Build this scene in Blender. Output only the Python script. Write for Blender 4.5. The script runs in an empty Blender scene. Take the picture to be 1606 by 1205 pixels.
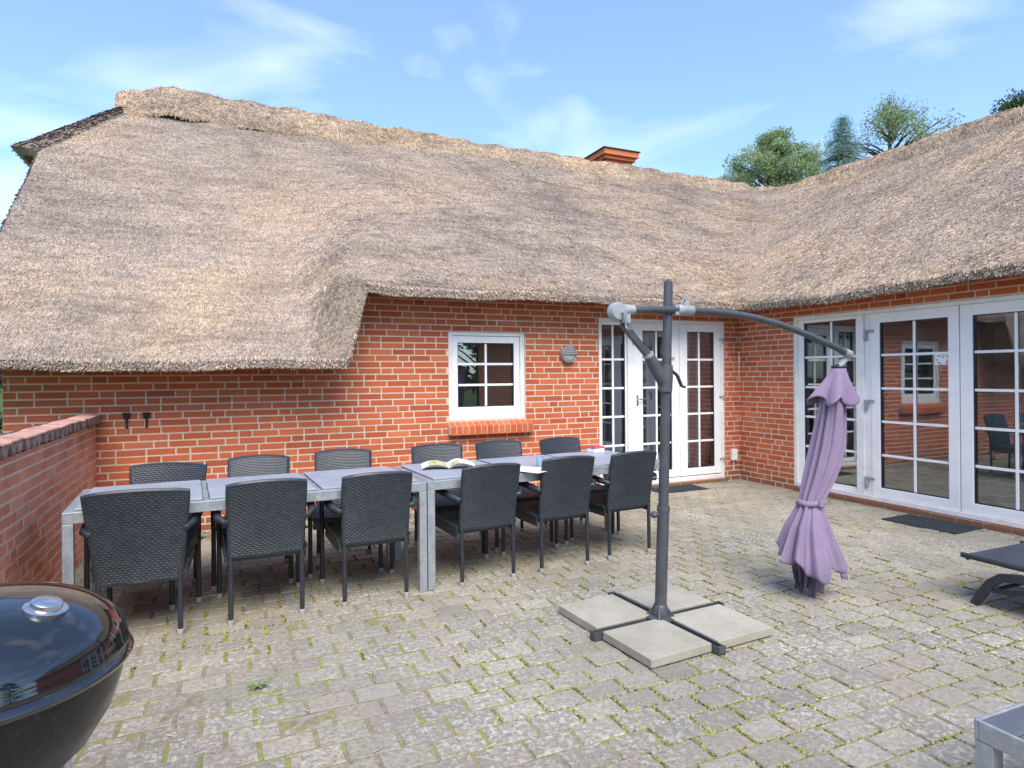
import bpy, math, random
import numpy as np
from mathutils import Vector, Matrix
random.seed(7); RNG = np.random.default_rng(11)
sc = bpy.context.scene; col = sc.collection
R = math.radians
# ------------------------------------------------------------------ helpers
class MB:
    def __init__(s): s.v=[]; s.f=[]; s.m=[]; s.c=[]
    def add(s, vs, fs, mi=0, c=None):
        o=len(s.v); s.v+= [tuple(p) for p in vs]; s.f+=[tuple(i+o for i in f) for f in fs]; s.m+=[mi]*len(fs)
        s.c+= [c or (1,1,1)]*len(vs)
    def box(s,x0,x1,y0,y1,z0,z1,mi=0,c=None,M=None):
        vs=[(x,y,z) for x in (x0,x1) for y in (y0,y1) for z in (z0,z1)]
        if M is not None: vs=[M@Vector(p) for p in vs]
        s.add(vs,[(0,1,3,2),(4,6,7,5),(0,4,5,1),(2,3,7,6),(0,2,6,4),(1,5,7,3)],mi,c)
    def tube(s,pts,rad,n=10,mi=0,caps=True,sq=None,up=None):
        pts=[Vector(p) for p in pts]; k=len(pts)
        rads=rad if isinstance(rad,(list,tuple)) else [rad]*k
        T0=(pts[1]-pts[0]).normalized()
        a=Vector(up) if up else (Vector((0,0,1)) if abs(T0.z)<.9 else Vector((1,0,0)))
        N=(a-T0*a.dot(T0)).normalized(); vs=[]
        for i,p in enumerate(pts):
            T=((pts[min(i+1,k-1)]-pts[max(i-1,0)])).normalized()
            N=(N-T*N.dot(T)).normalized(); B=T.cross(N)
            for j in range(n):
                t=2*math.pi*j/n + (math.pi/n if sq else 0)
                if sq: cx=math.copysign(1,math.cos(t))*sq[0]; cy=math.copysign(1,math.sin(t))*sq[1]
                else: cx=math.cos(t)*rads[i]; cy=math.sin(t)*rads[i]
                vs.append(p+N*cx+B*cy)
        fs=[(i*n+j,i*n+(j+1)%n,(i+1)*n+(j+1)%n,(i+1)*n+j) for i in range(k-1) for j in range(n)]
        if caps: fs+= [tuple(reversed(range(n))), tuple(range((k-1)*n,k*n))]
        s.add(vs,fs,mi)
    def bar(s,a,b,w,h,mi=0,up=(0,0,1)): s.tube([a,b],0,4,mi,True,(h/2,w/2),up)
    def lathe(s,prof,n=32,c=(0,0,0),mi=0,M=None):
        vs=[]; k=len(prof)
        for r,z in prof:
            for j in range(n):
                t=2*math.pi*j/n; p=Vector((r*math.cos(t),r*math.sin(t),z))
                if M is not None: p=M@p
                vs.append((p[0]+c[0],p[1]+c[1],p[2]+c[2]))
        fs=[(i*n+j,i*n+(j+1)%n,(i+1)*n+(j+1)%n,(i+1)*n+j) for i in range(k-1) for j in range(n)]
        s.add(vs,fs,mi)
    def prism(s,poly,y0,y1,mi=0,ax='y'):
        n=len(poly)
        f={'y':lambda a,b,t:(a,t,b),'x':lambda a,b,t:(t,a,b),'z':lambda a,b,t:(a,b,t)}[ax]
        vs=[f(a,b,y0) for a,b in poly]+[f(a,b,y1) for a,b in poly]
        s.add(vs,[tuple(range(n)),tuple(reversed(range(n,2*n)))]+[(i,(i+1)%n,n+(i+1)%n,n+i) for i in range(n)],mi)
    def build(s,name,mats,parent=None,smooth=False,bevel=0,cols=False,local=None):
        me=bpy.data.meshes.new(name); me.from_pydata([tuple(p) for p in s.v],[],s.f)
        return finish(me,name,mats,parent,smooth,bevel,s.m,s.c if cols else None)
def finish(me,name,mats,parent=None,smooth=False,bevel=0,mi=None,cols=None,fixn=True):
    if not isinstance(mats,(list,tuple)): mats=[mats]
    for m in mats: me.materials.append(m)
    if mi is not None and len(mats)>1: me.polygons.foreach_set('material_index',mi)
    if cols is not None:
        at=me.color_attributes.new('Col','FLOAT_COLOR','POINT')
        a=np.ones((len(me.vertices),4),np.float32); a[:,:3]=np.array(cols,np.float32); at.data.foreach_set('color',a.ravel())
    if fixn:
        import bmesh
        bm=bmesh.new(); bm.from_mesh(me); bmesh.ops.recalc_face_normals(bm,faces=bm.faces); bm.to_mesh(me); bm.free()
    if smooth:
        me.polygons.foreach_set('use_smooth',[True]*len(me.polygons))
        try: me.set_sharp_from_angle(angle=R(40))
        except Exception: pass
    me.update()
    o=bpy.data.objects.new(name,me); col.objects.link(o)
    if parent: o.parent=parent
    if bevel:
        b=o.modifiers.new('b','BEVEL'); b.width=bevel; b.segments=2; b.limit_method='ANGLE'; b.angle_limit=R(35)
    return o
def tag(o,label=None,cat=None,group=None,kind=None):
    for k,v in (('label',label),('category',cat),('group',group),('kind',kind)):
        if v: o[k]=v
    return o
def empty(name,loc=(0,0,0),rz=0):
    o=bpy.data.objects.new(name,None); col.objects.link(o); o.location=loc; o.rotation_euler=(0,0,rz); o.empty_display_size=.1
    return o
def copy_tree(o,parent=None):
    c=o.copy(); col.objects.link(c)
    if parent: c.parent=parent
    for ch in [x for x in bpy.data.objects if x.parent==o]: copy_tree(ch,c)
    return c
# ------------------------------------------------------------------ materials
class NT:
    def __init__(s,name):
        s.m=bpy.data.materials.new(name); s.m.use_nodes=True; s.t=s.m.node_tree; s.n=s.t.nodes; s.l=s.t.links
        s.b=s.n['Principled BSDF']; s.out=s.n['Material Output']
        s.co=s.n.new('ShaderNodeTexCoord').outputs['Object']
    def noise(s,scale,detail=4,rough=.6,vec=None,stretch=None):
        v=vec or s.co
        if stretch:
            mp=s.n.new('ShaderNodeMapping'); mp.inputs['Scale'].default_value=stretch; s.l.new(v,mp.inputs[0]); v=mp.outputs[0]
        n=s.n.new('ShaderNodeTexNoise'); n.inputs['Scale'].default_value=scale; n.inputs['Detail'].default_value=detail; n.inputs['Roughness'].default_value=rough
        s.l.new(v,n.inputs['Vector']); return n.outputs['Fac']
    def ramp(s,x,stops):
        r=s.n.new('ShaderNodeValToRGB'); e=r.color_ramp.elements
        while len(e)<len(stops): e.new(.5)
        for i,(p,c) in enumerate(stops):
            e[i].position=p; e[i].color=(*c,1) if not isinstance(c,(int,float)) else (c,c,c,1)
        s.l.new(x,r.inputs[0]); return r.outputs[0]
    def mix(s,f,a,b,mode='MIX'):
        n=s.n.new('ShaderNodeMix'); n.data_type='RGBA'; n.blend_type=mode
        for x,i in ((f,0),(a,6),(b,7)):
            if isinstance(x,(int,float)): n.inputs[i].default_value=x if i==0 else (x,x,x,1)
            elif isinstance(x,tuple): n.inputs[i].default_value=(*x,1)
            else: s.l.new(x,n.inputs[i])
        return n.outputs[2]
    def math(s,op,a,b=0):
        n=s.n.new('ShaderNodeMath'); n.operation=op
        for i,x in enumerate((a,b)):
            if isinstance(x,(int,float)): n.inputs[i].default_value=x
            else: s.l.new(x,n.inputs[i])
        return n.outputs[0]
    def attr(s,name='Col'):
        a=s.n.new('ShaderNodeAttribute'); a.attribute_name=name; return a.outputs['Color']
    def bump(s,h,strength=.3,dist=.01,prev=None):
        b=s.n.new('ShaderNodeBump'); b.inputs['Strength'].default_value=strength; b.inputs['Distance'].default_value=dist
        s.l.new(h,b.inputs['Height'])
        if prev: s.l.new(prev,b.inputs['Normal'])
        s.l.new(b.outputs[0],s.b.inputs['Normal']); return b.outputs[0]
    def set(s,color=None,rough=None,metal=None,spec=None):
        for x,k in ((color,'Base Color'),(rough,'Roughness'),(metal,'Metallic'),(spec,'Specular IOR Level')):
            if x is None: continue
            if isinstance(x,tuple): s.b.inputs[k].default_value=(*x,1)
            elif isinstance(x,(int,float)): s.b.inputs[k].default_value=x
            else: s.l.new(x,s.b.inputs[k])
        return s.m
def simple(name,c,rough=.5,metal=0,var=.12,scale=12,bump=0,spec=.5,bscale=80):
    n=NT(name); f=n.noise(scale,5); k=tuple(max(0,x*(1-var*1.6)) for x in c); l=tuple(min(1,x*(1+var)) for x in c)
    n.set(n.ramp(f,[(.3,k),(.7,l)]),n.ramp(n.noise(scale*1.7,3),[(.3,max(0,rough-.08)),(.7,min(1,rough+.08))]),metal,spec)
    if bump: n.bump(n.noise(bscale,3),bump,.004)
    return n.m
# brick: per brick tone in a colour attribute, stains from noise
n=NT('brick'); c=n.mix(1,n.attr(),n.ramp(n.noise(3.1,5),[(.3,.91),(.7,1.05)]),'MULTIPLY')
c=n.mix(n.ramp(n.noise(60,3),[(.5,0.),(.8,.22)]),c,(.58,.26,.15))
gz=n.n.new('ShaderNodeSeparateXYZ'); gm=n.n.new('ShaderNodeNewGeometry'); n.l.new(gm.outputs['Position'],gz.inputs[0])
hgt=n.math('ADD',gz.outputs[2],n.math('MULTIPLY',n.math('SUBTRACT',n.noise(2.6,6,.7),.5),1.3)); st=n.ramp(hgt,[(.02,.75),(.30,0.)])
c=n.mix(st,c,(.20,.105,.055))

n.set(c,.82,0,.25); n.bump(n.noise(140,4,.7),.35,.004); BRICK=n.m
n=NT('mortar'); n.set(n.ramp(n.noise(25,5),[(.3,(.58,.46,.345)),(.7,(.76,.63,.49))]),.95,0,.1); n.bump(n.noise(200,3),.5,.004); MORTAR=n.m
# old low wall brick: pinker, chalky bloom
n=NT('old_brick'); c=n.mix(1,n.attr(),n.ramp(n.noise(4,5),[(.3,.75),(.7,1.1)]),'MULTIPLY')
c=n.mix(n.ramp(n.noise(5,6,.7),[(.42,.05),(.75,.45)]),c,(.66,.40,.30)); n.set(c,.85,0,.2); n.bump(n.noise(120,4,.7),.5,.005); OBRICK=n.m
# pavers
n=NT('paver'); nz=n.noise(1.1,4); base=n.mix(1,n.attr(),n.ramp(nz,[(.3,(.82,.84,.84)),(.7,(1.08,1.03,.98))]),'MULTIPLY')
lich=n.math('MULTIPLY',n.ramp(n.noise(34,7,.8),[(.50,0.),(.57,1.)]),n.ramp(n.noise(1.3,4),[(.38,.12),(.62,1.)]))
base=n.mix(lich,base,(.56,.535,.47))
dark=n.math('MULTIPLY',n.ramp(n.noise(48,7,.78),[(.49,0.),(.60,.95)]),n.ramp(n.noise(2.3,3),[(.35,.45),(.62,1.)]))
base=n.mix(dark,base,(.19,.175,.15))
moss=n.math('MULTIPLY',n.ramp(n.noise(17,5,.7),[(.56,0.),(.72,.45)]),n.ramp(n.noise(.9,3),[(.42,0.),(.62,1.)]))
base=n.mix(moss,base,(.25,.24,.09)); n.set(base,.93,0,.15)
p=n.bump(n.noise(45,6,.75),.8,.008); n.bump(n.noise(9,4,.6),.5,.01,p); PAVER=n.m
n=NT('joint_soil'); m1=n.ramp(n.noise(2.6,5,.7),[(.43,0.),(.58,1.)])
c=n.mix(m1,n.ramp(n.noise(30,4),[(.3,(.20,.17,.12)),(.7,(.38,.33,.25))]),n.ramp(n.noise(40,4),[(.3,(.22,.22,.06)),(.7,(.40,.39,.13))]))
n.set(c,1,0,.05); n.bump(n.noise(120,4),.9,.012); SOIL=n.m
MOSS=NT('moss'); MOSS.set(MOSS.attr(),.95,0,.1); MOSS=MOSS.m
n=NT('grass'); n.set(n.ramp(n.noise(2,6),[(.3,(.04,.07,.015)),(.7,(.10,.14,.04))]),1,0,.1); n.bump(n.noise(30,4),1,.03); GRASS=n.m
# thatch
n=NT('thatch_reed'); c=n.mix(1,n.attr(),n.ramp(n.noise(.55,5,.6),[(.34,(.63,.62,.64)),(.5,(.82,.79,.775)),(.66,(.95,.865,.755))]),'MULTIPLY')
d=n.ramp(n.noise(1.5,6,.7,stretch=(.6,1.4,1.4)),[(.36,.74),(.50,1.),(.66,1.12)]); c=n.mix(1,c,d,'MULTIPLY'); d=n.ramp(n.noise(9,4,.7,stretch=(.4,1.5,1.5)),[(.36,.74),(.52,1.),(.66,1.1)]); c=n.mix(1,c,d,'MULTIPLY')
n.set(c,.85,0,.2); REED=n.m
n=NT('thatch_body'); c=n.ramp(n.noise(45,5,.75,stretch=(1,.5,.5)),[(.35,(.22,.175,.13)),(.62,(.54,.43,.33))])
n.set(c,.95,0,.1); n.bump(n.noise(60,5,.8),.9,.03); BODY=n.m
# paint, metals...
WHITE=simple('white_paint',(.88,.865,.835),.42,0,.04,5)
WHITE2=simple('old_white_paint',(.83,.815,.785),.5,0,.08,6)
GALV=NT('galvanised_steel'); f=GALV.noise(16,6,.7); vor=GALV.n.new('ShaderNodeTexVoronoi'); vor.inputs['Scale'].default_value=45; GALV.l.new(GALV.co,vor.inputs['Vector'])
cg=GALV.mix(.35,GALV.ramp(f,[(.3,(.30,.33,.34)),(.7,(.52,.55,.56))]),GALV.ramp(vor.outputs['Distance'],[(.0,(.5,.53,.55)),(.6,(.30,.33,.34))]))
GALV.set(cg,GALV.ramp(f,[(.3,.42),(.7,.62)]),.55); GALV=GALV.m
STONE=NT('grey_table_top'); STONE.set(STONE.ramp(STONE.noise(5,5),[(.3,(.29,.32,.37)),(.7,(.37,.40,.45))]),STONE.ramp(STONE.noise(9,4),[(.3,.30),(.7,.46)]),0,.6); STONE=STONE.m
WICK=NT('black_wicker'); WICK.set(WICK.ramp(WICK.noise(25,4),[(.3,(.017,.022,.028)),(.7,(.033,.043,.052))]),.40,0,.6); WICK.bump(WICK.noise(220,2,stretch=(1,1,5)),.15,.002); WICK=WICK.m
LEGM=simple('dark_powder_coat',(.030,.034,.040),.38,0,.15,20)
CAPM=simple('grey_plastic',(.42,.40,.37),.5,0,.15,30)
POLE=simple('grey_powder_coat',(.068,.075,.082),.38,0,.14,14)
POLE2=simple('charcoal_plastic',(.075,.078,.082),.55,0,.1,14)
CASTG=simple('light_grey_plastic',(.33,.345,.36),.45,0,.12,20)
CONC=NT('concrete_slab'); f=CONC.noise(3.5,6,.65); CONC.set(CONC.mix(CONC.ramp(CONC.noise(120,3,.8),[(.45,0.),(.7,.35)]),CONC.ramp(f,[(.3,(.32,.295,.235)),(.7,(.46,.425,.345))]),(.16,.15,.12)),.92,0,.2); CONC.bump(CONC.noise(150,4,.7),.3,.003); CONC=CONC.m
FAB=NT('purple_canvas'); FAB.set(FAB.ramp(FAB.noise(3,5),[(.3,(.195,.145,.225)),(.7,(.275,.205,.300))]),.88,0,.15); w=FAB.noise(420,2); FAB.bump(w,.15,.002)
FAB.b.inputs['Sheen Weight'].default_value=.25; FAB=FAB.m
BLACK=NT('black_enamel'); BLACK.set(BLACK.ramp(BLACK.noise(90,3,.7),[(.66,(.006,.007,.010)),(.78,(.035,.035,.035))]),BLACK.ramp(BLACK.noise(30,5,.7),[(.4,.04),(.8,.16)]),0,.8); BLACK.b.inputs['Coat Weight'].default_value=.6; BLACK=BLACK.m
BLACKD=NT('dull_enamel'); BLACKD.set(BLACKD.ramp(BLACKD.noise(60,5,.75),[(.58,(.010,.011,.013)),(.72,(.05,.048,.045))]),BLACKD.ramp(BLACKD.noise(12,5),[(.3,.16),(.7,.38)]),0,.5); BLACKD=BLACKD.m
STEEL=simple('steel',(.62,.63,.64),.28,1,.1,30)
RUBBER=simple('rubber_mat',(.035,.048,.055),.8,0,.2,40,.6)
IRON=simple('rusty_iron',(.045,.035,.03),.7,.3,.3,60,.4)
SLINGM=NT('dark_mesh_fabric'); SLINGM.set(SLINGM.ramp(SLINGM.noise(6,3),[(.3,(.038,.046,.056)),(.7,(.052,.062,.075))]),.55,0,.4); SLINGM.bump(SLINGM.noise(300,2),.2,.002); SLINGM=SLINGM.m
DECK=simple('grey_deck_board',(.105,.115,.135),.5,0,.2,8,.2)
TERRA=NT('weathered_tile'); TERRA.set(TERRA.ramp(TERRA.noise(14,6,.7),[(.35,(.20,.15,.135)),(.5,(.34,.25,.22)),(.7,(.46,.36,.32))]),.9,0,.2); TERRA.bump(TERRA.noise(70,4),.5,.005); TERRA=TERRA.m
GRIME=simple('grimy_brick',(.075,.058,.05),.9,0,.35,9,.6)
BARK=simple('bark',(.10,.075,.055),.9,0,.3,14,.8)
def leafmat(nm,c):
    k=NT(nm); k.set(k.mix(1,k.attr(),c,'MULTIPLY'),.7,0,.25)
    t=k.n.new('ShaderNodeBsdfTranslucent'); t.inputs[0].default_value=(*[min(1,x*1.6) for x in c],1); ms=k.n.new('ShaderNodeMixShader'); ms.inputs[0].default_value=.3
    k.l.new(k.b.outputs[0],ms.inputs[1]); k.l.new(t.outputs[0],ms.inputs[2]); k.l.new(ms.outputs[0],k.out.inputs[0]); return k.m
LEAF=leafmat('leaf_green',(.25,.32,.16)); LEAFB=leafmat('spruce_needle',(.17,.28,.245)); LEAFD=leafmat('leaf_dark',(.05,.085,.025))
# glass: sharp reflection over see-through
g=NT('window_glass'); tr=g.n.new('ShaderNodeBsdfTransparent'); tr.inputs[0].default_value=(.90,.92,.92,1)
gl=g.n.new('ShaderNodeBsdfGlossy'); gl.inputs['Roughness'].default_value=.0; gl.inputs[0].default_value=(.95,.97,1,1)
fr=g.n.new('ShaderNodeFresnel'); fr.inputs[0].default_value=1.5
fa=g.math('ADD',g.math('MULTIPLY',fr.outputs[0],1.35),.085); ms=g.n.new('ShaderNodeMixShader')
bp=g.n.new('ShaderNodeBump'); bp.inputs['Strength'].default_value=.05; bp.inputs['Distance'].default_value=.02; g.l.new(g.noise(1.7,1),bp.inputs['Height']); g.l.new(bp.outputs[0],gl.inputs['Normal'])
g.l.new(fa,ms.inputs[0]); g.l.new(tr.outputs[0],ms.inputs[1]); g.l.new(gl.outputs[0],ms.inputs[2]); g.l.new(ms.outputs[0],g.out.inputs[0]); GLASS=g.m
ROOMW=simple('room_wall',(.80,.79,.76),.9,0,.05,3); ROOMF=simple('room_floor_tile',(.80,.80,.79),.3,0,.06,3); CURT=simple('curtain_cloth',(.50,.51,.51),.9,0,.06,8)
PAPER=simple('paper',(.82,.82,.80),.6,0,.03,8); INK=simple('ink',(.03,.03,.035),.7,0,.1,30)
PGREEN=NT('printed_page'); PGREEN.set(PGREEN.ramp(PGREEN.noise(38,5,.7),[(.36,(.10,.12,.02)),(.47,(.52,.50,.10)),(.56,(.75,.74,.55)),(.66,(.40,.45,.08))]),.35,0,.5); PGREEN=PGREEN.m
REDB=simple('pink_red_print',(.62,.12,.14),.4,0,.3,60)
BLUEP=simple('blue_glass_print',(.30,.42,.50),.2,0,.1,30)
STRAWM=simple('dry_straw',(.46,.37,.2),.8,0,.2,30)

# ------------------------------------------------------------------ brickwork
BR=[(.56,.138,.052),(.53,.126,.048),(.59,.152,.058),(.51,.116,.046),(.57,.162,.068),(.46,.104,.044),(.55,.136,.055)]
def brickwork(name,parent,x0,x1,z0,z1,holes,place,depth=.3,mats=None,zbase=0,topf=None,phase=0,jit=.0012,tones=BR):
    """wall face in local (u,z), place(u,d,z): d = distance out of the wall face"""
    m=MB(); C=.0667
    xs=sorted({x0,x1,*[h[0] for h in holes],*[h[1] for h in holes]})
    for a,b in zip(xs,xs[1:]):
        zs=[z0]; hs=sorted([h for h in holes if h[0]<=a+1e-6 and h[1]>=b-1e-6],key=lambda h:h[2])
        segs=[]; z=z0
        for h in hs:
            if h[2]>z: segs.append((z,h[2]))
            z=h[3]
        if z<z1: segs.append((z,z1))
        for s0,s1 in segs:
            nseg=12 if topf else 1
            for k in range(nseg):
                aa=a+(b-a)*k/nseg; bb=a+(b-a)*(k+1)/nseg
                t1=s1 if not topf else min(s1,topf((aa+bb)/2))
                vs=[place(u,d,z) for u in (aa,bb) for d in (-depth,0) for z in (s0,t1)]
                m.add(vs,[(0,1,3,2),(4,6,7,5),(0,4,5,1),(2,3,7,6),(0,2,6,4),(1,5,7,3)],1)
    row=0; z=zbase
    while z<z1:
        off=phase+[0,.18,.06,.30,.12,.24,.42,.05][row%8]+ (0 if row%2 else .0)
        u=math.floor((x0-off)/.6)*.6+off-.6
        k=0
        while u<x1:
            L=[.24,.24,.12][k%3]; k+=1
            j=.0070+random.uniform(-.001,.001)
            a,b=u+j,u+L-j; c,d=z+.0070,z+.0667-.0070+random.uniform(-.0012,.0012); u+=L
            a=max(a,x0+.003); b=min(b,x1-.003); c=max(c,z0); d=min(d,z1)
            if b-a<.008 or d-c<.015: continue
            cand=[(a,b)]
            for h in holes:
                if h[2]<d-.01 and h[3]>c+.01:
                    nc=[]
                    for p,q in cand:
                        if h[0]<q and h[1]>p:
                            if h[0]-.004-p>.02: nc.append((p,h[0]-.004))
                            if q-h[1]-.004>.02: nc.append((h[1]+.004,q))
                        else: nc.append((p,q))
                    cand=nc
            for p,q in cand:
                if topf and d>topf((p+q)/2): continue
                o=.0035+random.uniform(-jit,jit); w=random.uniform(-.001,.001)
                e=.002
                t=random.choice(tones); s=random.uniform(.92,1.08); t=tuple(x*s for x in t)
                vs=[place(p,-.003,c),place(q,-.003,c),place(q,-.003,d),place(p,-.003,d),
                    place(p,o-e,c),place(q,o-e,c),place(q,o-e,d),place(p,o-e,d),
                    place(p+e,o,c+e),place(q-e,o,c+e),place(q-e,o+w,d-e),place(p+e,o+w,d-e)]
                m.add(vs,[(0,1,5,4),(1,2,6,5),(2,3,7,6),(3,0,4,7),(4,5,9,8),(5,6,10,9),(6,7,11,10),(7,4,8,11),(8,9,10,11)],0,t)
        z+=C; row+=1
    return m.build(name,mats or [BRICK,MORTAR],parent,cols=True)

YW=6.72; XW=6.395
house=tag(empty('thatched_house',(2,YW,0)),'L-shaped red brick house under a thick thatched roof with white glazed doors','house')
hl=Vector(house.location)
def under(o,p=None):   # parent keeping world position (roots are not rotated)
    par=p or house; o.parent=par; o.matrix_parent_inverse=Matrix.Identity(4)
    off=Vector((0,0,0)); q=par
    while q: off+=Vector(q.location); q=q.parent
    o.location=Vector(o.location)-off
    return o
def topmain(x): return 1.86 if x<.98 else (1.86+.55*min(1,(x-.98)/.12))
W1=(2.245,3.175,.955,1.935); D1=(4.172,6.135,.045,2.135)
under(brickwork('wall',None,-1.72,XW,-.05,2.42,[W1,D1],lambda u,d,z:(u,YW-d,z),topf=topmain,depth=.28))
W2=(-3.0,5.80,.055,2.125)
# right wing wall: u is Y
under(brickwork('wall',None,-3.0,YW-.003,-.05,2.40,[(1.95,5.80,.050,2.125)],lambda u,d,z:(XW-d,u,z),phase=.1,depth=.28))
# left gable wall
g=MB(); 
gp=[(6.74,0),(14.2,0),(14.2,1.6),(11.7,3.95),(9.2,3.95),(6.74,1.75)]
g.prism(gp,-1.70,-1.45,0,'x'); go=g.build('gable_wall',BRICK,None,cols=True)
ca=go.data.color_attributes['Col']; ca.data.foreach_set('color',np.tile(np.array([.42,.11,.05,1],np.float32),len(go.data.vertices))); under(go)
g=MB(); g.box(-1.44,10.2,14.0,14.2,0,2.4); g.box(14.8,15.0,-3,14.2,0,2.3); g.box(6.70,15.0,-3.0,-2.8,0,2.3); go=g.build('back_wall',BRICK,None,cols=True)
ca=go.data.color_attributes['Col']; ca.data.foreach_set('color',np.tile(np.array([.42,.11,.05,1],np.float32),len(go.data.vertices))); under(go)
# interiors
def room(x0,x1,y0,y1,zc,open_,holes=None):
    m=MB()
    m.add([(x0,y0,.06),(x1,y0,.06),(x1,y1,.06),(x0,y1,.06)],[(0,1,2,3)],1)
    m.add([(x0,y0,zc),(x1,y0,zc),(x1,y1,zc),(x0,y1,zc)],[(0,1,2,3)],0)
    w={'s':[(x0,y0),(x1,y0)],'e':[(x1,y0),(x1,y1)],'n':[(x1,y1),(x0,y1)],'w':[(x0,y1),(x0,y0)]}
    for k,(a,b) in w.items():
        if k==open_: continue
        m.add([(*a,.06),(*b,.06),(*b,zc),(*a,zc)],[(0,1,2,3)],0)
    for i in range(1,14):
        t=.6*i
        if x0+t<x1: m.box(x0+t,x0+t+.006,y0,y1,.061,.063,0)
        if y0+t<y1: m.box(x0,x1,y0+t,y0+t+.006,.061,.063,0)
    o=m.build('room_interior',[ROOMW,ROOMF],None); under(o); return o
room(1.2,6.3,YW+.285,10.4,2.2,'s'); room(XW+.285,11.2,-2.7,6.2,2.3,'w')
def pleat(m,x0,x1,y,z0,z1,ax='x',amp=.02,n=40):
    vs=[]
    for i in range(n+1):
        t=x0+(x1-x0)*i/n; o=y+amp*math.sin(i*1.3)
        for z in (z0,z1): vs.append((t,o,z) if ax=='x' else (o,t,z))
    m.add(vs,[(2*i,2*i+2,2*i+3,2*i+1) for i in range(n)])
def curtain(label,*a,**k):
    m=MB(); pleat(m,*a,**k); o=m.build('curtain',CURT,None,smooth=True); under(o)
curtain('',4.22,4.40,YW+.36,.15,2.15); curtain('',5.80,6.05,YW+.36,.15,2.15); curtain('',5.0,5.16,YW+.40,.15,2.15)
curtain('',2.30,2.42,YW+.36,.9,2.0)
# ------------------------------------------------------------------ windows and doors
class Pl:
    """maps (u, depth outwards, z) to world for the main wall or the right wing wall"""
    def __init__(s,main): s.main=main
    def p(s,u,d,z): return (u,YW-d,z) if s.main else (XW-d,u,z)
    def box(s,m,u0,u1,d0,d1,z0,z1,mi=0):
        a=s.p(u0,d0,z0); b=s.p(u1,d1,z1); m.box(min(a[0],b[0]),max(a[0],b[0]),min(a[1],b[1]),max(a[1],b[1]),z0,z1,mi)
    def ring(s,m,u0,u1,z0,z1,w,d0,d1,wb=None,wt=None):
        wb=wb or w; wt=wt or w
        s.box(m,u0,u0+w,d0,d1,z0,z1); s.box(m,u1-w,u1,d0,d1,z0,z1)
        s.box(m,u0+w,u1-w,d0,d1,z0,z0+wb); s.box(m,u0+w,u1-w,d0,d1,z1-wt,z1)
MU=[1.63,1.272,.915,.555]
def glazed(P,name,u0,u1,z0,z1,gu0,gu1,gz0,gz1,um,mus,d0,d1,parts,lab=None):
    """a framed leaf: frame mesh with pane and glazing bars as its own parts"""
    m=MB(); P.box(m,u0,gu0,d0,d1,z0,z1); P.box(m,gu1,u1,d0,d1,z0,z1); P.box(m,gu0,gu1,d0,d1,z0,gz0); P.box(m,gu0,gu1,d0,d1,gz1,z1)
    fr=m.build(name,WHITE,None,bevel=.004); under(fr)
    if lab: fr['label']=lab
    b=MB(); e=.006  # inner gasket lip (dark)
    P.ring(b,gu0,gu1,gz0,gz1,e,d0+.004,d1-.012); o=b.build('gasket',LEGM,None); under(o,fr)
    b=MB(); dm=(d0+d1)/2; P.box(b,gu0,gu1,dm-.006,dm+.002,gz0,gz1); o=b.build('pane',GLASS,None); under(o,fr)
    b=MB()
    for k,x in enumerate(um): P.box(b,x-.013,x+.013,dm+.004,dm+.016,gz0+e,gz1-e)
    for z in mus:
        xs=[gu0+e]+[v for x in um for v in (x-.013,x+.013)]+[gu1-e]
        for a,c in zip(xs[::2],xs[1::2]): P.box(b,a,c,dm+.004,dm+.016,z-.013,z+.013)
    o=b.build('glazing_bar',WHITE,None,bevel=.003); under(o,fr)
    for kind,fn in parts:
        b=MB(); fn(b); o=b.build(kind,CASTG if kind!='handle' else STEEL,None,bevel=.002); under(o,fr)
    return fr
PM=Pl(True); PR=Pl(False)
# small window
m=MB(); PM.ring(m,W1[0],W1[1],W1[2],W1[3],.055,-.11,-.02,wb=.075,wt=.045); wf=m.build('window_frame',WHITE2,None,bevel=.004); under(wf)
glazed(PM,'window_sash',2.302,3.117,1.033,1.886,2.362,3.046,1.092,1.812,[2.705],[1.573,1.338],-.10,-.032,[])
s=MB(); nb=14; u0=2.235
for k in range(nb):
    a=u0+k*.0715
    o=random.uniform(-.003,.003); t=random.choice(BR); 
    s.add([(a+.005,YW-.085+o,.79),(a+.0665,YW-.085+o,.79),(a+.0665,YW-.085+o,.885),(a+.005,YW-.085+o,.885),
           (a+.005,YW+.02,.79),(a+.0665,YW+.02,.79),(a+.0665,YW+.02,.945),(a+.005,YW+.02,.945)],
          [(0,1,2,3),(4,5,6,7),(0,1,5,4),(3,2,6,7),(0,3,7,4),(1,2,6,5)],0,t)
s.add([(u0,YW-.078,.797),(u0+nb*.0715,YW-.078,.797),(u0+nb*.0715,YW-.078,.878),(u0,YW-.078,.878),(u0,YW+.018,.797),(u0+nb*.0715,YW+.018,.797),(u0+nb*.0715,YW+.018,.938),(u0,YW+.018,.938)],
      [(0,1,2,3),(4,5,6,7),(0,1,5,4),(3,2,6,7),(0,3,7,4),(1,2,6,5)],1)
under(s.build('window_sill',[BRICK,MORTAR],None,cols=True,bevel=.002))
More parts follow.
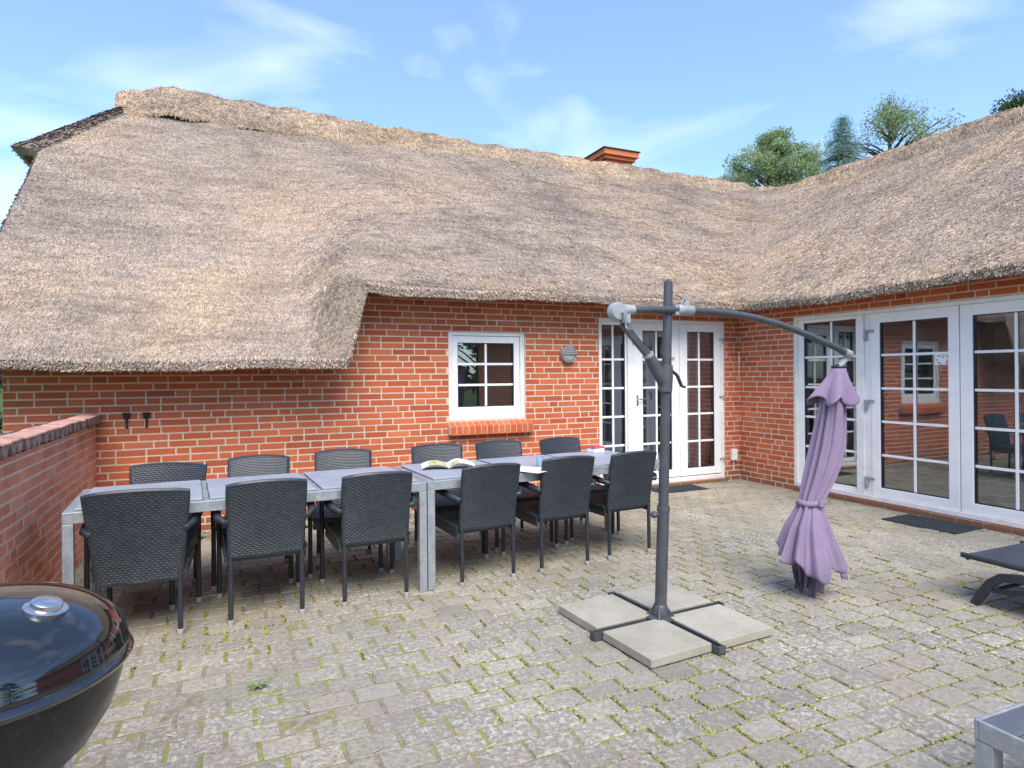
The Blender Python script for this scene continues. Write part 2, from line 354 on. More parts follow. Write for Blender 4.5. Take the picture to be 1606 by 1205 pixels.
# main door unit
def frame_posts(P,u0,u1,z0,z1,posts,w=.04):
    m=MB(); P.box(m,u0,u0+w,-.12,-.01,z0,z1); P.box(m,u1-w,u1,-.12,-.01,z0,z1); P.box(m,u0+w,u1-w,-.12,-.01,z1-w,z1); P.box(m,u0+w,u1-w,-.12,-.002,z0,z0+.05)
    for a,b in posts: P.box(m,a,b,-.12,-.012,z0+.05,z1-w)
    o=m.build('door_frame',WHITE2,None,bevel=.004); under(o); return o
frame_posts(PM,D1[0],D1[1],.047,2.135,[(4.60,4.70)])
def hinge(P,u,z,side): 
    def f(b):
        P.box(b,u-.035,u+.035,-.028,-.008,z-.012,z+.012); P.box(b,u-.01+side*.02,u+.01+side*.02,-.03,.002,z-.045,z+.02)
    return ('hinge',f)
def handle(P,u,z,side):
    def f(b):
        P.box(b,u-.014,u+.014,-.03,-.02,z-.09,z+.05); P.box(b,min(u,u+side*.11),max(u,u+side*.11),.012,.026,z-.008,z+.008); P.box(b,u-.008,u+.008,-.02,.026,z-.008,z+.008)
    return ('handle',f)
glazed(PM,'side_window',4.214,4.598,.108,2.093,4.236,4.575,.17,2.06,[4.405],MU,-.10,-.035,[])
glazed(PM,'door',4.704,5.405,.11,2.092,4.83,5.285,.205,1.998,[5.055],MU,-.09,-.022,[handle(PM,4.745,1.13,1),hinge(PM,4.70,1.86,-1),hinge(PM,4.70,.35,-1)])
glazed(PM,'door',5.412,6.093,.11,2.092,5.532,5.985,.205,1.998,[5.745],MU,-.09,-.022,[hinge(PM,6.10,1.90,1),hinge(PM,6.10,1.13,1),hinge(PM,6.10,.30,1)])
# right door unit (u = Y, runs towards the viewer)
frame_posts(PR,1.95,5.80,.058,2.123,[(4.86,4.955),(2.86,2.885)])
glazed(PR,'side_window',4.958,5.757,.110,2.08,5.0-.04,5.68,.165,2.045,[5.305],MU,-.10,-.035,[])
def keep(P,u,z):
    def f(b): P.box(b,u-.10,u-.0,-.02,-.004,z+.02,z+.045); P.box(b,u-.02,u+.01,-.03,.004,z-.07,z+.045)
    return ('hinge',f)
dr=glazed(PR,'door',3.862,4.775,.110,2.08,3.965,4.68,.205,1.978,[4.313],MU,-.09,-.022,[keep(PR,4.84,1.86),keep(PR,4.84,1.10),keep(PR,4.84,.26)])
m=MB(); PR.box(m,4.777,4.858,-.11,-.03,.110,2.08); under(m.build('door_jamb',WHITE2,None,bevel=.003))
glazed(PR,'door',2.89,3.852,.110,2.08,3.03,3.74,.205,1.978,[3.385],MU,-.09,-.022,[])
glazed(PR,'side_window',1.995,2.855,.110,2.08,2.06,2.79,.18,2.045,[2.42],MU,-.10,-.035,[])
# brick thresholds
for P,a,b,z,dd in ((PM,4.16,6.14,.044,.05),(PR,1.95,5.80,.052,.035)):
    m=MB(); u=a
    while u<b:
        L=min(.236,b-u)
        P.box(m,u+.003,u+L-.003,-.1,dd,-.04,z-.004); m.c[-8:]=[(.30,.12,.085)]*8; u+=.24
    P.box(m,a,b,-.1,dd-.008,-.04,z-.012,1)
    under(m.build('door_threshold',[BRICK,MORTAR],None,cols=True,bevel=.003))
# paper notice on the right wing door pane
m=MB(); z0,z1=1.515,1.635
P=PR; P.box(m,3.975,4.108,-.052,-.050,z0,z1)
k=[(3.99,1.60),(4.02,1.612),(4.055,1.605),(4.08,1.60),(4.09,1.565),(3.99,1.55),(4.0,1.53),(4.075,1.54),(4.03,1.59),(4.06,1.53)]
for a,b in k: P.box(m,a-.008,a+.008,-.050,-.0494,b-.006,b+.004,1)
nt=m.build('paper_notice',[PAPER,INK],None); tag(nt,'small white paper notice with black marks stuck on the right wing glass door','notice')
# ------------------------------------------------------------------ thatched roof
def sg(x): return .5*(1+np.tanh(x))
def lift_s(X,Y):
    xc=.88+.27*np.clip((Y-6.35)/1.6,0,1); w=.11+.34*np.clip((Y-6.3)/2.2,0,1)
    return sg((X-xc)/w)
def wob(X,Y): return .018*np.sin(X*1.9+.5)*np.sin(Y*1.4+1)+.014*np.sin(X*4.3+Y*2.1)+.010*np.sin(X*.9-Y*5.2)+.006*np.sin(X*9.1+Y*7.7)
ZM,ZR,XR=5.37,5.16,10.62
def zm(X,Y):
    s=lift_s(X,Y); q=np.clip((Y-6.2)/4.3,0,1)
    return 1.60+.877*(Y-6.2)+.71*s*(1-q)
def zr(X,Y): return 2.33+(ZR-2.33)*(X-6.05)/(XR-6.05)
def zroof(X,Y):
    a,b=zm(X,Y),zr(X,Y); k=.06+.26*np.clip(np.minimum(X-6.05,Y-6.3)/1.6,0,1)
    M_=np.maximum(a,b); return M_+k*np.log(np.exp((a-M_)/k)+np.exp((b-M_)/k))+wob(X,Y)
def ptA(s,t):   # main slope, s along, t up
    s=np.asarray(s,float); t=np.asarray(t,float)
    xl=np.where(t<.66,-1.95,-1.95+(t-.66)/.34*1.0)
    xv=6.05+t*(XR-6.05); X=xl+s*(xv-xl)
    yt=6.2+.1*sg((X-.88)/.1); Y=yt+t*(10.5-yt)
    d=np.exp(-(Y-yt)/.10); X2=X+.30*np.exp(-((X-.93)/.36)**2)*d
    return X2,Y,zroof(X,Y)-.03*np.exp(-(Y-yt)/.05)
def ptB(s,t):   # right wing slope, s from valley towards the viewer
    s=np.asarray(s,float); t=np.asarray(t,float)
    X=6.05+t*(XR-6.05); yv=6.3+4.2*t; Y=yv+s*(-3.25-yv)
    return X,Y,zroof(X,Y)
def tipA(s):
    X,Y,Z=ptA(s,np.zeros_like(s)); xl=-1.95+s*8.0
    e=np.clip((xl-.80)/.165,0,1); z=1.53+.735*e+.012*np.sin(xl*2.3)+.006*np.sin(xl*7)
    return X,Y,z
def tipB(s):
    X,Y,Z=ptB(s,np.zeros_like(s)); return X,Y,2.262+.014*np.sin(Y*1.9+.6)-.035*np.exp(-((Y-4.6)/.9)**2)+.006*np.sin(Y*6)
def grid(fn,tip,ns,nt,inner):
    rows=[]
    s=np.linspace(0,1,ns)
    tx,ty,tz=tip(s)
    if inner=='A': w=(tx,np.full(ns,YW+.03),tz+.10); l=(tx,ty+.04,tz); l2=(tx,ty+.005,tz+.035)
    else: w=(np.full(ns,XW+.03),ty,tz+.08); l=(tx+.04,ty,tz); l2=(tx+.005,ty,tz+.035)
    rows+= [w,l,l2]
    ts=np.linspace(0,1,nt)**1.3
    for t in ts: rows.append(fn(s,np.full(ns,t)))
    V=np.stack([np.stack(r,1) for r in rows],0).reshape(-1,3)
    nr=len(rows); i,j=np.meshgrid(np.arange(nr-1),np.arange(ns-1),indexing='ij'); a=i*ns+j
    F=np.stack([a,a+1,a+ns+1,a+ns],-1).reshape(-1,4)
    return V,F
def reeds(fn,N,ln,wd,lift,shade,smax=1,tmin=0.):
    s=RNG.random(N)*smax; t=tmin+(1-tmin)*RNG.random(N); e=1e-3
    P=np.stack(fn(s,t),1); X=P[:,0]; Y=P[:,1]
    gx=(zroof(X+.04,Y)-zroof(X-.04,Y))/.08; gy=(zroof(X,Y+.04)-zroof(X,Y-.04))/.08
    Pt=np.stack([gx,gy,gx*gx+gy*gy],1); Ps=np.stack([gy,-gx,np.zeros(N)],1)
    U=Pt/np.linalg.norm(Pt,axis=1,keepdims=True); S=Ps/np.linalg.norm(Ps,axis=1,keepdims=True)
    Nn=np.cross(S,U); Nn/=np.linalg.norm(Nn,axis=1,keepdims=True); Nn*=np.sign(Nn[:,2:3])
    return strands(P,-U,S,Nn,ln,wd,lift,shade)
def strands(P,D,S,Nn,ln,wd,lift,shade):
    N=len(P); L=ln*RNG.uniform(.6,1.3,(N,1)); W=wd*RNG.uniform(.6,1.4,(N,1)); A=RNG.normal(0,.34,(N,1)); Lf=lift*RNG.uniform(.2,1.8,(N,1))
    d=D*np.cos(A)+S*np.sin(A); sd=S*np.cos(A)-D*np.sin(A)
    tw=RNG.normal(0,.5,(N,1)); sd=sd*np.cos(tw)+Nn*np.sin(tw)
    b=P-d*L*.5+Nn*.002; tip=P+d*L*.5+Nn*(Lf*L)
    V=np.stack([b-sd*W*.5,b+sd*W*.5,tip+sd*W*.5,tip-sd*W*.5],1).reshape(-1,3)
    g=RNG.uniform(shade[0],shade[1],(N,1))**1.0; h=RNG.random((N,1))
    c=np.where(h<.55,np.array([[.70,.58,.475]]),np.where(h<.85,np.array([[.74,.60,.44]]),np.array([[.52,.455,.43]])))*g
    C=np.repeat(c,4,axis=0); F=np.arange(4*N).reshape(-1,4); return V,F,C
def mesh_np(name,parts,mats,parent,label=None,smooth0=True):
    """parts: list of (V,F,C or None,mat)"""
    o=0; Vs=[];Fs=[];Cs=[];Ms=[];Sm=[]
    for V,F,C,mi in parts:
        Vs.append(V); Fs.append(F+o); o+=len(V); Cs.append(C if C is not None else np.ones((len(V),3))*.4); Ms.append(np.full(len(F),mi)); Sm.append(np.full(len(F),mi==0))
    V=np.concatenate(Vs); F=np.concatenate(Fs)
    me=bpy.data.meshes.new(name); me.vertices.add(len(V)); me.vertices.foreach_set('co',V.astype(np.float32).ravel())
    k=F.shape[1]; me.loops.add(F.size); me.loops.foreach_set('vertex_index',F.astype(np.int32).ravel())
    me.polygons.add(len(F)); me.polygons.foreach_set('loop_start',np.arange(0,F.size,k,dtype=np.int32))
    me.polygons.foreach_set('loop_total',np.full(len(F),k,dtype=np.int32))
    for m_ in mats: me.materials.append(m_)
    me.polygons.foreach_set('material_index',np.concatenate(Ms).astype(np.int32))
    me.polygons.foreach_set('use_smooth',np.concatenate(Sm))
    at=me.color_attributes.new('Col','FLOAT_COLOR','POINT'); a=np.ones((len(V),4),np.float32); a[:,:3]=np.concatenate(Cs); at.data.foreach_set('color',a.ravel())
    me.update(calc_edges=True); me.validate()
    ob=bpy.data.objects.new(name,me); col.objects.link(ob)
    if parent: under(ob,parent)
    return ob
VA,FA=grid(ptA,tipA,420,110,'A'); VB,FB=grid(ptB,tipB,260,80,'B')
parts=[(VA,FA,None,0),(VB,FB,None,0)]
# far slopes, verge and hip closure
def quadp(pts): return (np.array(pts,float),np.array([[0,1,2,3]]),None,0)
parts+= [quadp([(-1.0,10.5,ZM),(XR,10.5,ZM),(XR,14.7,2.0),(-1.95,14.7,1.7)]),
         quadp([(-1.95,9.05,4.1),(-1.0,10.5,ZM),(-1.0,10.5,ZM-.2),(-1.7,9.05,3.8)]),
         quadp([(XR,10.5,ZR),(XR,-3.25,ZR),(15.1,-3.25,2.2),(15.1,14.7,2.2)]),
         quadp([(XR,10.5,ZM-.1),(XR,14.7,2.0),(15.1,14.7,2.1),(XR,10.5,ZR)]),
         quadp([(6.05,-3.25,2.3),(XR,-3.25,ZR),(15.1,-3.25,2.2),(XR,-3.25,2.0)]),
         quadp([(-1.95,6.2,1.53),(-1.95,9.05,4.10),(-1.90,9.05,3.78),(-1.90,6.72,1.6)])]
# half hip: rounded grey surface
nq,nr_=26,30; HP=[]
for q in np.linspace(0,1,nq):
    xm=-1.95+q*.95; ym=9.03+q*1.42; zq=zroof(np.array(xm),np.array(ym))
    for r in np.linspace(0,1,nr_):
        rr=min(1,min(r,1-r)*9); x=xm-.34*(1-q)*math.sin(rr*math.pi/2)-.05*q; y=ym+(21-2*ym)*r-.05*(1-q)*math.sin(rr*math.pi)
        HP.append((x,y,float(zq)+.10*math.sin(rr*math.pi/2)+.02*math.sin(r*40)*0))
HP=np.array(HP); i,j=np.meshgrid(np.arange(nq-1),np.arange(nr_-1),indexing='ij'); a=i*nr_+j; HF=np.stack([a,a+1,a+nr_+1,a+nr_],-1).reshape(-1,4)
parts.append((HP,HF,None,0))
bl=HP[:nr_]; lo=bl.copy(); lo[:,0]+=.12; lo[:,2]-=.10
parts.append((np.concatenate([bl,lo]),np.array([[k,k+1,nr_+k+1,nr_+k] for k in range(nr_-1)]),None,0))
in_=lo.copy(); in_[:,0]=-1.66; parts.append((np.concatenate([lo,in_]),np.array([[k,k+1,nr_+k+1,nr_+k] for k in range(nr_-1)]),None,0))
for N,ln,wd,lf in ((520000,.028,.0050,.14),(110000,.06,.0045,.08)):
    V,F,C=reeds(ptA,N,ln,wd,lf,(.55,1.12)); parts.append((V,F,C,1))
for N,ln,wd,lf in ((360000,.028,.0050,.14),(80000,.06,.0045,.08)):
    V,F,C=reeds(ptB,N,ln,wd,lf,(.55,1.12),smax=.92); parts.append((V,F,C,1))
# eave fringe: cut reed ends along the lip
for tip,N,ax in ((tipA,22000,0),(tipB,18000,1),(tipA,26000,2),(tipB,20000,3)):
    s=RNG.random(N); x,y,z=tip(s); P=np.stack([x,y,z],1)
    if ax>1:
        P[:,2]+=RNG.random(N)*.085-.005; k_=RNG.random(N)*.02; P[:,1 if ax==2 else 0]+=.012-k_; S=np.repeat(np.array([[1.,0,0]] if ax==2 else [[0,1.,0]]),N,0); D=np.repeat(np.array([[0,-.35,-.9]] if ax==2 else [[-.35,0,-.9]]),N,0); Nn=np.repeat(np.array([[0,-1.,.2]] if ax==2 else [[-1.,0,.2]]),N,0)
        V,F,C=strands(P,D,S,Nn,.032,.007,.25,(.35,1.1)); parts.append((V,F,C,1)); continue
    k=RNG.random(N)**1.5
    if ax==0: P[:,1]+=k*.40; P[:,2]+=k*.08; out=np.array([[0,-1,-.35]])
    else: P[:,0]+=k*.30; P[:,2]+=k*.06; out=np.array([[-1,0,-.35]])
    D=np.repeat(out/np.linalg.norm(out),N,0); S=np.repeat(np.array([[1.,0,0]] if ax==0 else [[0,1.,0]]),N,0); Nn=np.repeat(np.array([[0,0,-1.]]),N,0)
    V,F,C=strands(P,D,S,Nn,.035,.007,.3,(.25,.8)); parts.append((V,F,C*np.array([[1.0,.86,.62]]),1))
# verge fringe and grey hip reeds
N=5000; t=RNG.random(N)*.66; X,Y,Z=ptA(np.zeros(N),t); P=np.stack([X,Y,Z-.0],1); P[:,2]-=RNG.random(N)*.25; 
V,F,C=strands(P,np.repeat([[-.3,-.6,-.7]],N,0),np.repeat([[0.,.7,-.7]],N,0),np.repeat([[-1.,0,0]],N,0),.06,.009,.2,(.35,1.)); parts.append((V,F,C,1))
N=16000; q=RNG.integers(0,nq-1,N); r=RNG.integers(0,nr_-1,N); f=RNG.random((N,2)); A_=HP[q*nr_+r]; B_=HP[q*nr_+r+1]; C_=HP[(q+1)*nr_+r]; P=A_+(B_-A_)*f[:,:1]+(C_-A_)*f[:,1:]
V,F,C=strands(P,np.repeat([[-.6,-.25,-.6]],N,0),np.repeat([[0.,1,0]],N,0),np.repeat([[-.5,-.3,.8]],N,0),.06,.010,.2,(.3,1.)); parts.append((V,F,C*np.array([[.50,.50,.62]]),1))
roof=mesh_np('roof',parts,[BODY,REED],house)
# ridge caps
def ridge(name,path,hw,hh,N):
    path=[Vector(p) for p in path]; cum=[0]
    for a,b in zip(path,path[1:]): cum.append(cum[-1]+(b-a).length)
    ns=int(cum[-1]/.12); V=[];na=15
    def at(d):
        for k in range(len(path)-1):
            if d<=cum[k+1]+1e-6: 
                t=(d-cum[k])/(cum[k+1]-cum[k]); return path[k].lerp(path[k+1],t),(path[k+1]-path[k]).normalized()
        return path[-1],(path[-1]-path[-2]).normalized()
    for i in range(ns+1):
        d=cum[-1]*i/ns; p,T=at(d); S=Vector((-T.y,T.x,0)).normalized()
        e=min(1,max(0.02,d/.75))**.55*min(1,max(.02,(cum[-1]-d)/.25))**.5
        wv=1+.06*math.sin(d*3.1)+.05*math.sin(d*7.7+1)
        for j in range(na):
            th=math.pi*j/(na-1); x=math.cos(th)*hw*wv*(.55+.45*e); z=math.sin(th)**.7*hh*e*wv-abs(math.cos(th))**2*(hw*1.05)
            V.append(p+S*x+Vector((0,0,z+.012*math.sin(d*11+j))))
    V=np.array([tuple(v) for v in V]); i,j=np.meshgrid(np.arange(ns),np.arange(na-1),indexing='ij'); a=i*na+j
    F=np.stack([a,a+1,a+na+1,a+na],-1).reshape(-1,4)
    ii=RNG.integers(0,ns,N); jj=RNG.integers(0,na-1,N); f=RNG.random((N,2)); A0=V[ii*na+jj];B0=V[ii*na+jj+1];C0=V[(ii+1)*na+jj]
    P=A0+(B0-A0)*f[:,:1]+(C0-A0)*f[:,1:]; e1=B0-A0; e2=C0-A0; Nn=np.cross(e1,e2); Nn/=np.linalg.norm(Nn,axis=1,keepdims=True)+1e-9; Nn*=np.where(Nn[:,2:3]<0,-1,1)
    ang=RNG.uniform(0,2*math.pi,(N,1)); e1/=np.linalg.norm(e1,axis=1,keepdims=True)+1e-9; e2/=np.linalg.norm(e2,axis=1,keepdims=True)+1e-9
    D=e1*np.cos(ang)+e2*np.sin(ang)*.8; S_=np.cross(Nn,D)
    Vv,Ff,C=strands(P,D,S_,Nn,.095,.0055,.12,(.50,1.2)); C=C*np.array([[1.22,1.16,1.02]])
    o=mesh_np(name,[(V,F,None,0),(Vv,Ff,C,1)],[BODY,REED],roof); return o
ridge('ridge_cap',[(-1.36,10.42,ZM+.0),(-.7,10.47,ZM+.10),(1.2,10.5,ZM+.05),(4,10.5,ZM-.02),(XR-.2,10.5,ZM-.04)],.34,.155,60000)
ridge('ridge_cap',[(XR-.7,10.6,ZR+.12),(XR,9.9,ZR-.02),(XR,4,ZR-.02),(XR,-3.2,ZR)],.36,.16,64000)
# chimney
m=MB(); x0,x1,y0,y1=7.0,7.62,10.95,11.9
def cring(e,z0,z1,mi=0,c=(.44,.12,.055)): 
    m.box(x0-e,x1+e,y0-e,y1+e,z0,z1,mi,c)
cring(-.0,4.4,5.76); cring(.05,5.762,5.83,0,(.52,.15,.06)); cring(.10,5.832,5.94,0,(.58,.17,.07)); cring(.13,5.942,5.962,1)
ch=m.build('chimney',[BRICK,GRIME],None,cols=True,bevel=.004); under(ch,roof)
m=MB(); m.lathe([(.10,0),(.10,.10),(.16,.12),(.15,.17),(0.0,.20)],20,(6.30,11.3,5.62)); m.lathe([(.08,-.7),(.08,0.02)],16,(6.30,11.3,5.62)); under(m.build('roof_vent',POLE2,None,smooth=True),roof)
# ------------------------------------------------------------------ low garden wall
XL=-1.05
low=tag(empty('garden_wall',(XL,4,0)),'low red brick garden wall with a sawtooth coping on the left','wall')
o=brickwork('wall',None,-1.2,YW-.008,-.05,1.035,[],lambda u,d,z:(XL+d,u,z),depth=.22,mats=[OBRICK,MORTAR],phase=.07,tones=[(.66,.23,.125),(.69,.26,.14),(.61,.20,.115),(.72,.31,.19)]); under(o,low)
m=MB(); y=-1.2; m.box(XL-.215,XL-.004,-1.2,YW-.014,1.036,1.108,0)
while y<YW-.02:   # pantile ends: hanging rolls along the edge
    w=.138; y1_=min(y+w,YW-.014); yc=(y+y1_)/2; j=random.uniform(-.007,.007); hz=random.uniform(-.004,.004)
    m.prism([(y+.004,1.113+hz),(y1_-.004,1.113+hz),(y1_-.02,1.098+hz),(yc+.014,1.052+hz),(yc-.014,1.052+hz),(y+.02,1.098+hz)],XL-.03,XL+.042+j,1,'x')
    m.prism([(XL-.20,1.06+hz),(XL-.20,1.075+hz),(XL-.06,1.141+hz),(XL+.048+j,1.128+hz),(XL+.050+j,1.1145+hz),(XL-.03,1.1145+hz)],y+.0015,y1_-.0015,2,'y')
    y+=w
TILE2=NT('old_red_tile'); TILE2.set(TILE2.ramp(TILE2.noise(11,6,.7),[(.34,(.24,.16,.14)),(.5,(.50,.27,.21)),(.7,(.62,.36,.28))]),.85,0,.2); TILE2.bump(TILE2.noise(60,4),.4,.004)
under(m.build('coping',[GRIME,TERRA,TILE2.m],None,bevel=.005),low)
# ------------------------------------------------------------------ ground, patio
m=MB(); m.add([(-150,-150,-.06),(150,-150,-.06),(150,150,-.06),(-150,150,-.06)],[(0,1,2,3)]); tag(m.build('ground',GRASS),kind='structure')
def left_dirt(x,y): return math.exp(-(max(0,x-.2)/1.0)**2-((y-2.9)/1.3)**2)
def pn(x,y,f,s=0): return .5+.25*(math.sin(x*f+1.3+s)*math.cos(y*f*.9+s)+math.sin((x+y)*f*.63+2*s)+.6*math.sin(x*f*2.1-y*f*1.7+s))/1.3
m=MB(); nx,ny=150,225
for j in range(ny+1):
    for i in range(nx+1):
        x=XL+(XW-XL)*i/nx; y=-4.5+(YW+4.5)*j/ny
        m.v.append((x,y,-.0060+.0050*left_dirt(x,y)+random.gauss(0,.0009)+.0022*(pn(x,y,2.3,1)-.5)))
m.f=[(j*(nx+1)+i,j*(nx+1)+i+1,(j+1)*(nx+1)+i+1,(j+1)*(nx+1)+i) for j in range(ny) for i in range(nx)]; m.m=[0]*len(m.f)
tag(m.build('patio_bed',SOIL,smooth=True),kind='structure')
def pn(x,y,f,s=0): return .5+.25*(math.sin(x*f+1.3+s)*math.cos(y*f*.9+s)+math.sin((x+y)*f*.63+2*s)+.6*math.sin(x*f*2.1-y*f*1.7+s))/1.3
m=MB(); tones=[(.42,.385,.315),(.39,.36,.295),(.445,.41,.335),(.405,.36,.30),(.425,.39,.33),(.37,.345,.29)]
row=0; y=-4.4; joints=[]
while y<YW-.06:
    x=XL+ (0 if row%2 else -.105) + .01*math.sin(row*2.3)
    while x<XW-.01:
        a=max(x+.0042,XL+.01); b=min(x+.21-.0042,XW-.01); c=y+.0028; d=min(y+.14-.0028,YW-.01)
        # a plant and gravel strip takes the place of stones along the left of the main wall
        if not(c>6.36 and b<3.9) and b-a>.03:
            q=random.uniform(.0,.004); cx,cy=(a+b)/2,(c+d)/2; rz=random.gauss(0,.008); ti=random.gauss(0,.004); tj=random.gauss(0,.007)
            h=-.002+random.gauss(0,.0015)+.006*pn(cx,cy,1.1)
            t=random.choice(tones); s=.84*random.uniform(.88,1.10)
            w=pn(cx,cy,.9,2); br=max(0,min(1,(cy-3.4)/2.2)); t=tuple(k*s*(1-.06*(w>.6)) for k in t); t=(t[0]*(1+.03*br),t[1]*(1+.0*br),t[2]*(1-.10*br))
            def P3(px,py,dz):
                dx,dy=px-cx,py-cy; return (cx+dx-dy*rz,cy+dy+dx*rz,h+dz+dx*ti+dy*tj)
            e=.0042; g2=lambda:random.uniform(0,.0045)
            L=[(a+g2(),c+g2()),(b-g2(),c+g2()),(b-g2(),d-g2()),(a+g2(),d-g2())]
            I=[(L[0][0]+e,L[0][1]+e),(L[1][0]-e,L[1][1]+e),(L[2][0]-e,L[2][1]-e),(L[3][0]+e,L[3][1]-e)]
            vs=[P3(*p,-.03) for p in L]+[P3(*p,-.006) for p in L]+[P3(*p,0) for p in I]
            m.add(vs,[(0,1,5,4),(1,2,6,5),(2,3,7,6),(3,0,4,7),(4,5,9,8),(5,6,10,9),(6,7,11,10),(7,4,8,11),(8,9,10,11)],0,t)
            joints.append((b,cy,1)); joints.append((cx,c,0))
        x+=.21
    y+=.14; row+=1
tag(m.build('patio_paving',PAVER,cols=True),kind='structure')
# moss tufts growing in the joints
P=[];
for (x,yv,v) in joints:
    dmask=pn(x,yv,1.7,.7)*.6+pn(x,yv,5.3,.2)*.4
    near=math.exp(-((x-1.9)/1.7)**2-((yv-2.7)/1.2)**2)*.20+ (.10 if x>3 and yv<4.6 else 0) - (.14 if x<1.0 and yv<3.6 else 0) - (.05 if yv>5 else 0)
    k=dmask+near-.53+random.gauss(0,.09)
    if k<=0: continue
    n_=int(8+k*150)
    for _ in range(min(n_,46)):
        if v or random.random()<.6: pass
        else: continue
        if v: P.append((x+.006+random.gauss(0,.005),yv+random.uniform(-.062,.062),-.006))
        else: P.append((x+random.uniform(-.10,.10),yv-.006+random.gauss(0,.005),-.006))
P=np.array(P); N=len(P); az=RNG.uniform(0,2*math.pi,(N,1)); D=np.concatenate([np.cos(az)*.5,np.sin(az)*.5,np.ones((N,1))*.75],1); S=np.concatenate([-np.sin(az),np.cos(az),np.zeros((N,1))],1); Nn=np.cross(D,S)
V,F,C=strands(P+D*.006,D,S,Nn,.013,.008,.0,(.6,1.2)); h=np.repeat(RNG.random((N,1)),4,0); C=np.where(h<.7,np.array([[.33,.345,.08]]),np.array([[.42,.38,.13]]))*np.repeat(RNG.uniform(.5,1.1,(N,1)),4,0)
o=mesh_np('joint_moss',[(V,F,C,1)],[MOSS,MOSS],None); tag(o,'yellow green moss growing in the joints of the paving','moss',kind='stuff')
# gravel strip along the wall
V=[];F=[];C=[];k=0
ico=[(0,0,1),(.9,0,.2),(0,.9,.15),(-.9,0,.2),(0,-.9,.15),(0,0,-.6)]; icf=[(0,1,2),(0,2,3),(0,3,4),(0,4,1),(5,2,1),(5,3,2),(5,4,3),(5,1,4)]
for _ in range(5200):
    x=random.uniform(XL+.03,3.88); y=random.uniform(6.33,6.70); s=random.uniform(.006,.016); az=random.random()*6.3; t=random.choice([(.32,.27,.22),(.22,.18,.14),(.42,.38,.33),(.16,.12,.09)])
    for p in ico:
        a=p[0]*math.cos(az)-p[1]*math.sin(az); b=p[0]*math.sin(az)+p[1]*math.cos(az); V.append((x+a*s*1.2,y+b*s,p[2]*s*.8-.004)); C.append(t)
    F+=[(a+k,b+k,c+k) for a,b,c in icf]; k+=6
mb=MB(); mb.v=V; mb.f=F; mb.m=[0]*len(F); mb.c=C
n_=NT('gravel'); n_.set(n_.attr(),.95,0,.1); tag(mb.build('gravel_strip',n_.m,cols=True),'brown gravel strip along the foot of the main wall','gravel',kind='stuff')
# loose straw on the paving
P=[]
for _ in range(330):
    if random.random()<.75: x,y=random.gauss(.4,.9),random.gauss(3.5,.7)
    else: x,y=random.uniform(-1,6.2),random.uniform(1.8,6.4)
    if XL+.1<x<XW-.1 and y<6.6: P.append((x,y,.007))
P=np.array(P); N=len(P); az=RNG.uniform(0,2*math.pi,(N,1)); D=np.concatenate([np.cos(az),np.sin(az),np.zeros((N,1))],1); S=np.concatenate([-np.sin(az),np.cos(az),np.zeros((N,1))],1); Nn=np.repeat([[0.,0,1]],N,0)
V,F,C=strands(P,D,S,Nn,.045,.0026,.05,(.7,1.2)); o=mesh_np('loose_straw',[(V,F,C*.95,1)],[STRAWM,REED],None); tag(o,'bits of dry straw scattered on the paving','straw',kind='stuff')
# weeds: rosette plants
def weed(loc,r,nl,label,group=None,c=LEAF):
    m=MB()
    for k in range(nl):
        az=2*math.pi*k/nl+random.uniform(-.3,.3); L=r*random.uniform(.6,1.1); w=L*.16; el=random.uniform(.15,.8); pts=[]
        for i in range(6):
            t=i/5; ww=w*math.sin(math.pi*min(.97,t*.85+.12)); rr=L*t; z=.004+L*math.sin(el)*math.sin(t*2.2)*.5
            cx_,cy_=math.cos(az)*rr,math.sin(az)*rr; pts+= [(cx_-math.sin(az)*ww,cy_+math.cos(az)*ww,z+.004),(cx_+math.sin(az)*ww,cy_-math.cos(az)*ww,z+.004)]
        m.add(pts,[(2*i,2*i+1,2*i+3,2*i+2) for i in range(5)],0,tuple(random.uniform(.7,1.3) for _ in range(1))*3)
    o=m.build('weed',c,cols=True,smooth=True); o.location=loc; tag(o,label,'weed',group); return o
weed((.13,3.22,0),.055,18,'bright green dandelion-like weed flat on the paving before the chairs')
for k,(x,y,r) in enumerate([(-.25,6.42,.13),(.12,6.5,.10),(.7,6.45,.12),(1.35,6.42,.09),(1.9,6.5,.12),(2.6,6.45,.1),(-.7,6.4,.1)]):
    weed((x,y,0),r,13,'small green weed in the gravel at the foot of the brick wall','weeds along the wall foot')
